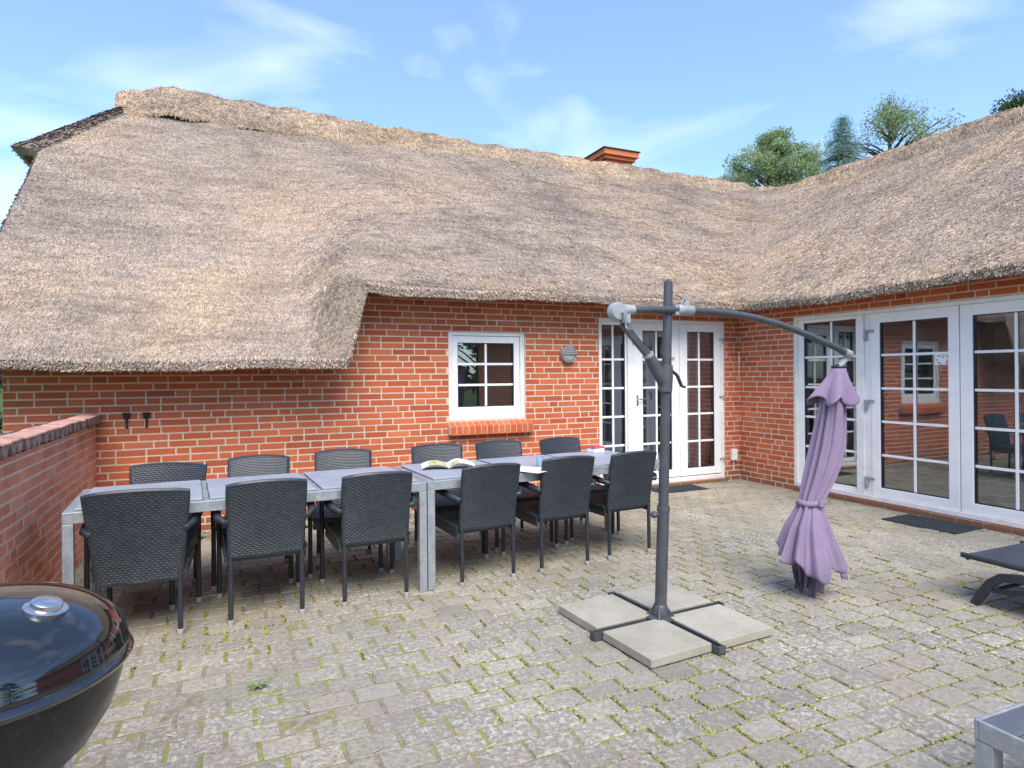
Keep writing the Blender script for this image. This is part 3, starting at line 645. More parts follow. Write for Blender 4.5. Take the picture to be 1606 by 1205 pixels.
# ------------------------------------------------------------------ chairs
def weave(m,fn,nu,nv,W,H,amp=.0028,cu=.034,cv=.0118,flip=False):
    """woven panel: fn(u,v)->(point,normal); raised strands by row"""
    vs=[]; rows=round(H/cv); nv=rows*4; nu=round(W/cu*2)*5; cu=2*W/round(W/cu*2)
    for j in range(nv+1):
        v=j/nv; r_=j//4; fr_=(j%4)/4
        for i in range(nu+1):
            u=i/nu; p,nn=fn(u,v); s=u*W/cu
            hgt=amp*((0,.75,1,.75)[j%4])*(.5+.5*max(0,math.cos(math.pi*(s*2+r_)))**.7)
            vs.append(p+nn*hgt)
    w=nu+1
    m.add(vs,[(j*w+i,j*w+i+1,(j+1)*w+i+1,(j+1)*w+i) for j in range(nv) for i in range(nu)])
def back_geo(wb,wt,z0=.395,lean=.075,z1=.815,arch=.016,y0=-.272,curve=.022):
    def yc(z): return y0-lean*((z-z0)/(z1-z0))**1.4*1.0 if z>z0 else y0
    def fn(side):
        def f(u,v):
            x=(u-.5)*2; z=z0+(z1-z0+arch*(1-x*x))*v; w=(wb+(wt-wb)*v)/2
            y=yc(min(z,z1+.03))-curve*(1-x*x)*(.4+.6*v)+curve*.5
            return Vector((x*w,y+side*.013,z)),Vector((0,side,0))
        return f
    return yc,fn
def make_chair(wb=.405,wt=.425,seatw=.46,flare=0,z0=.395):
    root=empty('wicker_chair')
    yc,fn=back_geo(wb,wt,z0)
    m=MB(); H=.43
    weave(m,fn(-1),104,105,wt,H); weave(m,fn(1),60,70,wt,H)
    # rolled edge round the panel
    path=[]
    f0=fn(0)
    for v in np.linspace(0,1,10): path.append(f0(0,v)[0])
    for u in np.linspace(.08,1,12): path.append(f0(u,1)[0])
    for v in np.linspace(.9,0,9): path.append(f0(1,v)[0])
    path.append(f0(.5,0)[0]); path.append(f0(0,0)[0])
    m.tube(path,.0155,8)
    m.build('backrest',WICK,root,smooth=True)
    # seat
    m=MB(); sw=seatw/2
    def sf(u,v): return Vector(((u-.5)*2*sw,-.255+.50*v,.408+.004*math.sin(math.pi*u))),Vector((0,0,1))
    weave(m,sf,60,70,.46,.50)
    for (a,b) in (((-sw,-.255),(sw,-.255)),((-sw,.245),(sw,.245))):
        pass
    m.box(-sw,sw,.237,.247,.335,.407); m.box(-sw,-sw+.01,-.25,.236,.335,.407); m.box(sw-.01,sw,-.25,.236,.335,.407); m.box(-sw+.011,sw-.011,-.25,.235,.36,.395)
    m.tube([(-sw,.247,.407),(sw,.247,.407)],.010,8); m.tube([(-sw,-.25,.407),(-sw,.247,.407)],.010,8); m.tube([(sw,-.25,.407),(sw,.247,.407)],.010,8)
    m.build('seat',WICK,root,smooth=True)
    for sx in (-1,1):
        # rear leg
        fx=.20*sx
        lg=MB(); lg.tube([(fx,-.270,.028),(fx*.995,-.268,.40)],.0145,10); lo=lg.build('leg',LEGM,root,smooth=True)
        cp=MB(); cp.lathe([(.0,0),(.0165,.0),(.018,.004),(.018,.030),(.0147,.032)],12,(fx,-.270,0)); cp.build('foot_cap',CAPM,lo,smooth=True)
        fx=.248*sx
        lg=MB(); lg.tube([(fx,.27,.028),(fx,.262,.36),(fx*1.02,.255,.60)],.0155,10); lo=lg.build('leg',LEGM,root,smooth=True)
        cp=MB(); cp.lathe([(.0,0),(.0170,.0),(.0185,.004),(.0185,.030),(.0157,.032)],12,(fx,.27,0)); cp.build('foot_cap',CAPM,lo,smooth=True)
        # wicker arm: rounded pad bowing outwards
        a=MB(); pts=[(.20*sx,-.285,.60),(.235*sx,-.305,.605),(.262*sx,-.27,.620),(.276*sx,-.12,.635),(.278*sx,.12,.635),(.262*sx,.245,.620),(.255*sx,.268,.590)]
        a.tube(pts,[.014,.019,.023,.025,.025,.023,.016],10)
        if flare:
            a.add([(.21*sx,-.27,.40),(.24*sx,.25,.40),(.262*sx,.245,.62),(.275*sx,-.05,.63),(.215*sx,-.275,.61),
                   (.222*sx,-.27,.40),(.252*sx,.25,.40),(.274*sx,.245,.62),(.287*sx,-.05,.63),(.227*sx,-.275,.61)],[(0,1,2,3,4),(9,8,7,6,5),(0,1,6,5),(2,3,8,7),(3,4,9,8),(1,2,7,6),(4,0,5,9)])
        a.build('armrest',WICK,root,smooth=True)
    return root
protoA=make_chair(); protoB=make_chair(.40,.50,.47,1,.32)
front=[(-.425,4.36,-.05,'B','wide-topped black wicker chair nearest the grill, first of the front row'),
 (.214,4.37,.03,'A','black wicker chair second from the left in the front row, back to the viewer'),
 (.87,4.395,.03,'A','black wicker chair just left of the paired table legs in the front row'),
 (1.655,4.445,.075,'A','black wicker chair just right of the paired table legs in the front row'),
 (2.295,4.487,.05,'A','black wicker chair second from the parasol post in the front row'),
 (2.915,4.563,.08,'A','black wicker chair nearest the parasol post at the right end of the front row')]
back=[(-.47,4.87,-.30,'B','wide black wicker chair under the iron wall hooks, far side of table'),
 (.20,5.06,-.12,'A','black wicker chair second from the left on the far side of the table'),
 (.835,5.04,-.14,'A','black wicker chair third from the left on the far side of the table'),
 (1.655,5.07,-.11,'A','black wicker chair behind the open magazine, far side of the table'),
 (2.29,5.13,-.04,'A','black wicker chair under the right part of the brick window sill'),
 (2.98,5.17,.05,'A','black wicker chair left of the white door, far side of the table')]
usedA=usedB=False
for i,(x,y,rz,k,lab) in enumerate(front+back):
    if k=='A': c=protoA if not usedA else copy_tree(protoA); usedA=True
    else: c=protoB if not usedB else copy_tree(protoB); usedB=True
    c.location=(x,y,0); c.rotation_euler=(0,0,rz+(math.pi if i>=6 else 0)); c.scale=(1,1,random.uniform(.99,1.01))
    tag(c,lab,'chair','wicker chairs around the long table')
# ------------------------------------------------------------------ tables
def make_table(loc,rz,L,lab):
    root=tag(empty('dining_table',loc,rz),lab,'table','galvanised dining tables'); D=.825; H=.735; w=.052
    m=MB(); z0,z1=H-.062,H
    m.box(0,L,0,w,z0,z1); m.box(0,L,D-w,D,z0,z1); m.box(0,w,w,D-w,z0,z1); m.box(L-w,L,w,D-w,z0,z1)
    pl=(L-2*w-.0)/3
    for k in (1,2): m.box(w+pl*k-.016,w+pl*k+.016,w,D-w,z0+.01,z1)
    m.build('frame',GALV,root,bevel=.003)
    for k in range(3):
        t=MB(); t.box(w+pl*k+(.019 if k else .003),w+pl*(k+1)-(.019 if k<2 else .003),.035,D-.035,H+.002,H+.012); t.build('table_top',STONE,root,bevel=.002)
    for x in (0,L-w):
        for y in (0,D-w):
            l=MB(); l.box(x,x+w,y,y+w,0,z0-.001); l.build('leg',GALV,root,bevel=.003)
    return root
make_table((-.795,4.075,0),.048,2.03,'galvanised steel table with grey top at the left, beside the low wall')
make_table((1.240,4.176,0),.052,2.07,'galvanised steel table with grey top at the right, carrying the magazine')
# magazine, papers, glass, box
def page(m,x0,x1,y0,y1,hf,mi,n=14,th=.0012):
    vs=[]
    for i in range(n+1):
        t=i/n; x=x0+(x1-x0)*t
        for y in (y0,y1): vs.append((x,y,hf(t)))
    m.add(vs,[(2*i,2*i+2,2*i+3,2*i+1) for i in range(n)],mi)
TZ=.748
mg=MB()
hl_=lambda t:.006+.030*math.sin(math.pi*t)**.8*(1-.2*t); hr_=lambda t:.008+.034*math.sin(math.pi*t**.8)
for k in range(4):
    page(mg,-.205,0,-.14,.14,lambda t,k=k:hl_(t)*(1-.12*k)+.001,0 if k else 0)
    page(mg,0,.205,-.14,.14,lambda t,k=k:hr_(t)*(1-.15*k)+.001,0)
page(mg,-.19,-.02,-.125,.125,lambda t:hl_(.07+t*.83)+.0022,0); page(mg,-.15,-.01,-.13,.135,lambda t:hl_(.27+t*.68)+.003,1); page(mg,.005,.08,-.13,.02,lambda t:hr_(.02+t*.37)+.003,1)
page(mg,.08,.205,-.13,.13,lambda t:hr_(.4+t*.6)-.006,2)
o=mg.build('magazine',[PAPER,PGREEN,LEGM],smooth=True); o.location=(1.56,4.70,TZ); o.rotation_euler=(0,0,-.25); tag(o,'open magazine with yellow and green pages lying on the dining table','magazine')
m=MB(); m.box(-.11,.11,-.15,.15,0,.002); m.box(-.10,.12,-.13,.16,.0022,.004,M=Matrix.Rotation(.3,4,'Z')); o=m.build('paper_sheet',PAPER); o.location=(2.05,4.27,TZ); o.rotation_euler=(0,0,.5); tag(o,'white sheets of paper on the table behind the front row chair','paper')
m=MB(); m.lathe([(.0,.0),(.03,.0),(.034,.07),(.031,.07),(.028,.005),(0,.005)],20); o=m.build('drinking_glass',BLUEP,smooth=True); o.location=(2.20,4.40,TZ); tag(o,'pale blue drinking glass beside the paper sheets','glass')
m=MB(); m.box(-.06,.06,-.05,.05,0,.035); m.box(-.062,.062,-.052,.052,.036,.052,1); m.box(-.03,.03,-.02,.02,.053,.06,1); o=m.build('small_box',[PAPER,REDB],bevel=.003); o.location=(3.05,4.98,TZ+.0); o.rotation_euler=(0,0,.2); tag(o,'small pink and white box at the far right corner of the table','box')
# ------------------------------------------------------------------ parasol
PX,PY=2.287,3.04
um=tag(empty('cantilever_parasol',(PX,PY,0)),'closed purple cantilever parasol on a grey post with curved arm','parasol')
def U(mb,name,mat,par=None,**k):
    o=mb.build(name,mat,None,**k); return under(o,par or um)
rot=Matrix.Translation((PX,PY,0))@Matrix.Rotation(R(3.5),4,'Z')
m=MB()
for a in (0,math.pi/2):
    M_=rot@Matrix.Rotation(a,4,'Z')
    z=0 if a==0 else .0005
    m.box(-.475,.475,-.021,.021,.006,.012+z,0,M=M_); m.box(-.475,.475,-.023,-.019,.006,.046,0,M=M_); m.box(-.475,.475,.019,.023,.006,.046+z,0,M=M_)
U(m,'base_cross',POLE)
for a in range(4):
    M_=rot@Matrix.Rotation(a*math.pi/2,4,'Z'); m=MB(); m.box(-.475,-.468,-.024,.024,.004,.05,0,M=M_); U(m,'end_cap',POLE2)
m=MB(); m.lathe([(0,.04),(.085,.04),(.085,.052),(.045,.058),(.042,.11),(.034,.12)],24,(PX,PY,0)); 
for k in range(4):
    a=k*math.pi/2+R(48); m.prism([(.03,.05),(.085,.05),(.035,.11)],-.004,.004,0,'y'); 
    seg=m.v[-6:]; m.v[-6:]=[(PX+x*math.cos(a)-y*math.sin(a),PY+x*math.sin(a)+y*math.cos(a),z) for x,y,z in seg]
U(m,'base_flange',POLE,smooth=True)
m=MB(); m.tube([(PX,PY,.05),(PX+.028,PY,.68)],.034,20); U(m,'pole',POLE,smooth=True)
m=MB(); m.tube([(PX+.027,PY,.655),(PX+.028,PY,.685)],.0365,20); U(m,'pole_collar',POLE2,smooth=True)
m=MB(); m.tube([(PX+.028,PY,.686),(2.362,PY,1.965),(2.3625,PY,1.985),(2.363,PY,1.998)],[.029,.026,.024,.010],20); U(m,'pole',POLE,smooth=True)
m=MB(); m.tube([(2.263,PY-.02,.645),(2.235,PY-.03,.647)],[.008,.010],10); m.lathe([(0,-.022),(.018,-.014),(.024,0),(.018,.014),(0,.022)],14,(2.225,PY-.035,.648)); U(m,'knob',POLE2,smooth=True)
m=MB(); m.tube([(2.333,PY,1.345),(2.336,PY,1.43),(2.345,PY,1.50)],[.040,.043,.036],18); m.tube([(2.322,PY,1.40),(2.25,PY,1.51),(2.215,PY,1.56)],[.036,.034,.030],16); U(m,'slider_joint',POLE2,smooth=True)
m=MB(); m.tube([(2.222,PY,1.55),(2.213,PY,1.563)],.033,16); m.lathe([(0,-.01),(.014,-.006),(.014,.01),(0,.014)],10,(2.385,PY,1.535)); U(m,'joint_ring',CASTG,smooth=True)
m=MB(); m.bar((2.375,PY,1.47),(2.42,PY,1.44),.02,.014); m.bar((2.42,PY,1.44),(2.452,PY,1.375),.02,.013); m.bar((2.452,PY,1.375),(2.478,PY,1.368),.02,.012); U(m,'lever',LEGM,bevel=.003)
m=MB(); m.bar((2.038,PY,1.738),(2.225,PY,1.545),.030,.042); U(m,'strut',POLE,bevel=.006)
AP=[(2.055,1.806),(2.20,1.815),(2.36,1.819),(2.55,1.819),(2.75,1.816),(2.88,1.804),(3.005,1.788),(3.20,1.754),(3.384,1.708),(3.55,1.660),(3.703,1.612),(3.80,1.575)]
m=MB(); m.tube([(x,PY-.033 if x<3.9 else PY,z) for x,z in AP],.021,16); U(m,'arm',POLE,smooth=True)
m=MB(); m.tube([(2.395,PY-.033,1.819),(2.425,PY-.033,1.8195),(2.43,PY-.033,1.8195),(2.505,PY-.033,1.819),(2.51,PY-.033,1.819)],[.030,.033,.029,.029,.026],20); m.box(2.375,2.41,PY-.05,PY+.034,1.79,1.848); U(m,'arm_clamp',CASTG,smooth=True)
m=MB(); m.tube([(2.43,PY-.03,1.845),(2.445,PY-.03,1.885),(2.47,PY-.03,1.878),(2.455,PY-.03,1.85)],.007,8); m.box(2.44,2.48,PY-.045,PY-.015,1.846,1.868); U(m,'pulley',CASTG,smooth=True)
m=MB(); m.tube([(2.363,PY-.02,1.93),(2.45,PY-.03,1.88),(2.46,PY-.03,1.86)],.0022,6); U(m,'cord',LEGM)
m=MB(); MX=Matrix.Rotation(math.pi/2,4,'X')
m.lathe([(0,-.035),(.040,-.034),(.052,-.02),(.052,.02),(.045,.032),(0,.036)],28,(1.985,PY-.033,1.795),M=MX); m.tube([(2.01,PY-.033,1.805),(2.095,PY-.033,1.809)],[.034,.027],18); m.box(2.01,2.06,PY-.055,PY-.01,1.735,1.79); U(m,'crank_housing',CASTG,smooth=True)
m=MB(); m.tube([(1.998,PY-.06,1.79),(2.0,PY-.085,1.785),(2.008,PY-.088,1.70),(2.01,PY-.12,1.70)],[.010,.008,.007,.014],10); U(m,'crank_handle',STEEL,smooth=True)
# hub joint and canopy
m=MB(); m.tube([(3.78,PY-.03,1.585),(3.825,PY-.03,1.57),(3.835,PY-.02,1.55)],[.027,.030,.022],16); m.tube([(3.832,PY-.02,1.56),(3.80,PY-.01,1.525),(3.775,PY,1.49)],[.024,.020,.028],14); U(m,'hub',CASTG,smooth=True)
m=MB(); m.lathe([(0,.012),(.044,.010),(.050,0),(.044,-.012),(0,-.012)],24,(3.766,PY,1.487)); U(m,'hub_ring',LEGM,smooth=True)
CT=[(1.485,3.766,.046),(1.42,3.747,.052),(1.34,3.722,.066),(1.247,3.703,.088),(1.216,3.700,.092),(1.091,3.680,.106),(.968,3.655,.116),(.846,3.615,.116),(.765,3.581,.108),(.664,3.527,.092),(.603,3.497,.083),(.565,3.486,.094),(.454,3.464,.146),(.338,3.462,.192),(.278,3.464,.218),(.20,3.466,.246)]
def ctr(z):
    for (z0,x0,r0),(z1,x1,r1) in zip(CT,CT[1:]):
        if z1<=z<=z0:
            t=(z0-z)/(z0-z1); return x0+(x1-x0)*t,r0+(r1-r0)*t
    return CT[-1][1:] if z<CT[-1][0] else CT[0][1:]
def folds(th,k,sh):
    t=th+.30*math.sin(th+1.1)+.17*math.sin(2*th+.4)+.10*math.sin(3*th+2.2)
    p=k*t/1+sh; p=k*t/2*2*.5*2+sh; a=.72+.28*math.sin(2.3*t+sh*3)
    w=.55*(math.asin(math.sin(p))/math.pi*2)+.45*math.sin(p+.5*math.sin(p))
    return max(0,min(1,.5+.5*w*a))+.10*math.sin(2.7*p+1.3*t)
def sheet(m,zt,zb_fn,rf,nth=240,nz=70,k=16,fo=.45,sh=0,mi=0,twist=.35):
    vs=[]
    for j in range(nz+1):
        v=j/nz
        for i in range(nth):
            th=2*math.pi*i/nth; zb=zb_fn(th); z=zt+(zb-zt)*v; x,r=ctr(max(z,.2)); r=rf(z,r,v)
            f=folds(th+twist*v*.4,k,sh+.35*math.sin(th*2)+.5*math.sin(3*th+z*1.5)*.5)
            f2=.5+.5*math.sin(th*5+z*2.0+sh)
            rr=r*(1-fo+fo*f)*(1+.07*(f2-.5))
            vs.append((x+rr*math.cos(th),PY+rr*math.sin(th)*.92,z))
    m.add(vs,[(j*nth+i,j*nth+(i+1)%nth,(j+1)*nth+(i+1)%nth,(j+1)*nth+i) for j in range(nz) for i in range(nth)],mi)
m=MB()
def zb1(th): return .225+.06*math.cos(th-2.3)+.032*math.sin(5*th+2)+.018*math.sin(11*th)-.05*math.exp(-((th-3.95)/.45)**2)
sheet(m,1.46,zb1,lambda z,r,v:r*1.08,k=9,fo=.40)
can=U(m,'canopy',FAB,smooth=True)
can.modifiers.new('s','SOLIDIFY').thickness=.003
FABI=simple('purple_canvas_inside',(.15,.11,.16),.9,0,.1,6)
m=MB()
def zb2(th): return .075+.055*math.sin(2*th+2.2)+.04*math.sin(7*th)
sheet(m,.50,zb2,lambda z,r,v:(r*.72 if z>.33 else .72*.192*(1-.35*((.33-z)/.33))),k=10,fo=.5,sh=1.1)
o=U(m,'canopy_lining',FABI,can,smooth=True); o.modifiers.new('s','SOLIDIFY').thickness=.003
# vent flap at the top
m=MB()
vs=[];nth=200;nz=26
for j in range(nz+1):
    v=j/nz
    for i in range(nth):
        th=2*math.pi*i/nth; w=math.sin(4*th+.6)
        z=1.475-(.215+.030*math.sin(5*th+2.1))*v; x,_=ctr(z); r=.047+(.088*v**1.2)+.042*v**1.4*math.sin(5*th+.6)
        if v>.93: r-=.01*(v-.93)/.07
        vs.append((x-.008*v+r*math.cos(th),PY+r*math.sin(th),z))
m.add(vs,[(j*nth+i,j*nth+(i+1)%nth,(j+1)*nth+(i+1)%nth,(j+1)*nth+i) for j in range(nz) for i in range(nth)])
o=U(m,'vent_flap',FAB,can,smooth=True); o.modifiers.new('s','SOLIDIFY').thickness=.0025
m=MB(); vs=[]
for j,z in enumerate((.622,.590)):
    for i in range(120):
        th=2*math.pi*i/120; x,r=ctr(z); r=r*(1.08+.02*math.sin(3*th)); vs.append((x+r*math.cos(th),PY+r*math.sin(th)*.92,z+.004*math.sin(3*th)))
m.add(vs,[(i,(i+1)%120,120+(i+1)%120,120+i) for i in range(120)]); m.box(3.47,3.51,PY-.094,PY-.080,.588,.626)
o=U(m,'tie_strap',FAB,can,smooth=True); o.modifiers.new('s','SOLIDIFY').thickness=.004
m=MB()
for k in range(8):
    th=k*math.pi/4+.3; x0_,x1_=3.45+.03*math.cos(th),3.44+.06*math.cos(th); m.tube([(3.49+.03*math.cos(th),PY+.03*math.sin(th),.6),(x1_,PY+.06*math.sin(th),.06+.02*(k%3))],.006,6)
    m.lathe([(0,-.012),(.008,-.01),(.008,.01),(0,.012)],8,(x1_,PY+.06*math.sin(th),.055+.02*(k%3)))
U(m,'rib_ends',LEGM,can)
# four concrete slabs on the cross
slabs=[((-1,-1),'concrete slab at the front left of the parasol foot, nearest the viewer'),((1,-1),'concrete slab at the right of the parasol foot'),((-1,1),'concrete slab at the left of the parasol foot, towards the table'),((1,1),'concrete slab behind the parasol post')]
for (sx,sy),lab in slabs:
    m=MB(); g0=.027; L=.40
    x0_,x1_=sorted((sx*g0,sx*(g0+L))); y0_,y1_=sorted((sy*g0,sy*(g0+L)))
    m.box(x0_,x1_,y0_,y1_,.008,.055+random.uniform(-.002,.002)); o=m.build('concrete_slab',CONC,bevel=.004)
    o.location=(PX,PY,0); o.rotation_euler=(random.gauss(0,.003),random.gauss(0,.003),R(3.5)+random.gauss(0,.006)); tag(o,lab,'slab','concrete slabs weighting the parasol')
# ------------------------------------------------------------------ grill
GX,GY,GZ=-.50,1.74,.82
gr=tag(empty('kettle_grill',(GX,GY,0)),'black enamel kettle grill with domed lid in the near left corner','grill')
def G(mb,name,mat,par=None,**k): return under(mb.build(name,mat,None,**k),par or gr)
c=(GX,GY,0)
m=MB(); m.lathe([(0,GZ-.275),(.09,GZ-.268),(.16,GZ-.235),(.215,GZ-.185),(.255,GZ-.12),(.276,GZ-.055),(.282,GZ-.008),(.286,GZ-.006)],96,c); bowl=G(m,'bowl',BLACKD,smooth=True)
m=MB(); m.lathe([(.281,GZ-.014),(.290,GZ-.014),(.297,GZ-.008),(.299,GZ-.002),(.296,GZ+.004),(.286,GZ+.013),(.282,GZ+.014)],96,c); G(m,'rim',BLACK,bowl,smooth=True)
m=MB(); prof=[(.288,GZ+.012),(.289,GZ+.022)]
for k in range(1,31):
    t=k/30*math.pi/2; prof.append((0.286*math.cos(t)**.86 if k<30 else 0,GZ+.020+.142*math.sin(t)**.97))
m.lathe(prof,128,c); lid=G(m,'lid',BLACK,smooth=True)
va=R(28); vd=.135
vx,vy=GX+.148,GY-.085; vz=GZ+.020+.142*(1-(math.hypot(vx-GX,vy-GY)/.286)**2.3)**.485
tilt=Matrix.Rotation(.26,4,Vector((.062,.128,0)).normalized())
m=MB(); m.lathe([(.040,-.006),(.041,.004),(.034,.007),(.030,.007),(.029,.016),(.024,.020),(.012,.0205),(.0,.0215)],40,(vx,vy,vz),M=tilt); G(m,'air_vent',STEEL,lid,smooth=True)
m=MB(); m.tube([(GX-.016,GY+.058,GZ+.155),(GX-.016,GY+.058,GZ+.205),(GX+.016,GY-.058,GZ+.205),(GX+.016,GY-.058,GZ+.155)],.009,10); G(m,'lid_handle',LEGM,lid,smooth=True)
m=MB(); m.tube([(GX-.02,GY-.29,GZ-.02),(GX-.02,GY-.36,GZ-.02),(GX+.10,GY-.345,GZ-.02),(GX+.10,GY-.275,GZ-.02)],.011,10); G(m,'handle',LEGM,bowl,smooth=True)
for k in range(3):
    a=k*2*math.pi/3+2.2; m=MB(); m.tube([(GX+.16*math.cos(a),GY+.16*math.sin(a),GZ-.23),(GX+.27*math.cos(a),GY+.27*math.sin(a),.01)],.012,12); G(m,'leg',STEEL,smooth=True)
m=MB(); m.lathe([(0,.38),(.13,.38),(.15,.42),(.148,.42),(.128,.385),(0,.385)],40,c); m.tube([(GX+.0,GY,.38),(GX,GY,.56)],.012,8); G(m,'ash_pan',STEEL,smooth=True)
# ------------------------------------------------------------------ sun lounger at the right edge
lx,ly=4.27,2.55
lo=tag(empty('sun_lounger',(lx,ly,0)),'dark mesh sun lounger with curved metal legs at the right edge','sun lounger')
def Lg(mb,name,mat,par=None,**k): return under(mb.build(name,mat,None,**k),par or lo)
m=MB(); m.box(lx+.012,lx+.63,ly-1.9,ly-.012,.288,.294); Lg(m,'sling',SLINGM)
for x in (lx,lx+.64):
    m=MB(); m.tube([(x,ly+.012,.285),(x,ly-1.9,.285)],.017,14); Lg(m,'side_rail',LEGM,smooth=True)
m=MB(); m.tube([(lx,ly-.02,.27),(lx+.64,ly-.02,.27)],.012,10); Lg(m,'end_rail',LEGM,smooth=True)
for x in (lx-.02,lx+.66):
    m=MB(); pts=[(x,ly-.075,.0),(x,ly-.115,.075),(x,ly-.165,.155),(x,ly-.225,.205),(x,ly-.32,.225),(x,ly-.52,.228),(x,ly-.75,.235)]
    m.tube(pts,0,4,0,True,(.026,.013),up=(0,1,.3)); Lg(m,'leg',LEGM,smooth=False,bevel=.004)
    m=MB(); m.tube([(x,ly-1.9,.0),(x,ly-1.82,.12),(x,ly-1.72,.20),(x,ly-1.5,.225)],0,4,0,True,(.026,.013),up=(0,1,.3)); Lg(m,'leg',LEGM,bevel=.004)
m=MB(); m.tube([(lx-.01,ly-.20,.13),(lx+.65,ly-.20,.13)],.012,10); m.bar((lx,ly-.17,.11),(lx,ly-.6,.19),.018,.028); Lg(m,'brace',LEGM,smooth=True)
# ------------------------------------------------------------------ low side table bottom right
st=tag(empty('side_table',(2.05,1.2,0),R(-1)),'low side table with grey deck boards and galvanised legs, bottom right corner','side table')
S0=.72; H=.405; w=.052
m=MB(); m.box(0,S0,-S0,-S0+.012,H-.06,H-.0,0); m.box(0,S0,-.012,0,H-.06,H,0); m.box(0,.012,-S0+.012,-.012,H-.06,H,0); m.box(S0-.012,S0,-S0+.012,-.012,H-.06,H,0); m.build('frame',GALV,st,bevel=.003)
for k in range(7):
    t=MB(); a=.014+k*(S0-.028)/7; t.box(.014,S0-.014,-a-(S0-.028)/7+.005,-a,H-.02,H-.003); t.build('board',DECK,st,bevel=.002)
for x in (0,S0-w):
    for y in (-S0,-w):
        l=MB(); l.box(x+.001,x+w,y,y+w-.001,0,H-.061); l.build('leg',GALV,st,bevel=.003)
# ------------------------------------------------------------------ small wall things
lx_,lz_=3.725,1.684; MY=Matrix.Rotation(math.pi/2,4,'X')
wl=tag(empty('wall_lamp',(lx_,YW-.01,lz_)),'round grey bulkhead lamp with louvred hood on the brick wall','lamp')
m=MB(); m.lathe([(0,0),(.098,0),(.102,.02),(.096,.055),(.086,.062),(.080,.055)],40,(0,0,0),M=MY); m.build('housing',CASTG,wl,smooth=True)
m=MB(); m.lathe([(.084,.05),(.070,.070),(.04,.082),(0,.086)],32,(0,0,0),M=MY); m.build('diffuser',simple('milky_glass',(.52,.50,.44),.3,0,.15,20),wl,smooth=True)
m=MB()
for k in range(5):
    z=.004+k*.020; hw=math.sqrt(max(.0,.094**2-(z+.006)**2)); m.tube([(-hw,-.058,z),(-hw*.6,-.088,z+.004),(0,-.098,z+.006),(hw*.6,-.088,z+.004),(hw,-.058,z)],0,4,0,True,(.0065,.012),up=(0,0,1))
m.build('louvre',CASTG,wl,smooth=False,bevel=.002)
for x,lab in ((-.811,'rusty iron wall hook nearer the low garden wall'),(-.655,'rusty iron wall hook, the right one of the pair')):
    m=MB(); z=1.11; m.box(x-.026,x+.026,YW-.014,YW-.006,z-.03,z+.024); m.box(x-.010,x+.010,YW-.016,YW-.006,z-.115,z-.031); m.tube([(x,YW-.012,z-.0),(x,YW-.055,z-.02),(x,YW-.06,z+.01)],.008,8); m.tube([(x-.02,YW-.012,z+.01),(x-.028,YW-.03,z+.02)],.007,8); m.tube([(x+.02,YW-.012,z+.01),(x+.028,YW-.03,z+.02)],.007,8)
    o=m.build('wall_hook',IRON,bevel=.002); tag(o,lab,'hook','iron hooks on the brick wall')
ot=tag(empty('power_outlet',(6.265,YW-.006,.35)),'white outdoor power socket on the brick wall by the inner corner','socket')
m=MB(); m.box(-.042,.042,-.05,0,-.075,.075); m.build('casing',WHITE2,ot,bevel=.006)
m=MB(); m.box(-.036,.036,-.057,-.0505,.004,.066); m.box(-.036,.036,-.057,-.0505,-.068,-.006); m.build('flap',WHITE,ot,bevel=.004)
m=MB(); m.tube([(0,-.01,-.076),(.002,-.012,-.17),(-.006,-.012,-.215)],.005,8); m.build('cable',WHITE2,ot,smooth=True)
# door mats
def mat_(x0,x1,y0,y1,lab,rz,par_n):
    o0=tag(empty('door_mat',((x0+x1)/2,(y0+y1)/2,0),rz),lab,'mat','rubber door mats'); w,h=(x1-x0)/2,(y1-y0)/2
    m=MB(); m.box(-w,w,-h,h,.006,.013); m.build('mat_base',RUBBER,o0)
    m=MB(); nx,ny=int(w*2/.04),int(h*2/.04)
    for i in range(nx):
        for j in range(ny):
            x=-w+.01+(i+.5*(j%2)*.9)*(2*w-.03)/nx; y=-h+.012+j*(2*h-.024)/ny; m.box(x,x+.026,y,y+.022,.0132,.020)
    m.build('mat_studs',RUBBER,o0)
mat_(4.80,5.50,6.31,6.66,'dark green rubber mat before the doors in the main wall',R(0),0)
mat_(5.88,6.32,3.60,4.28,'black studded rubber mat before the right wing doors',R(3),0)
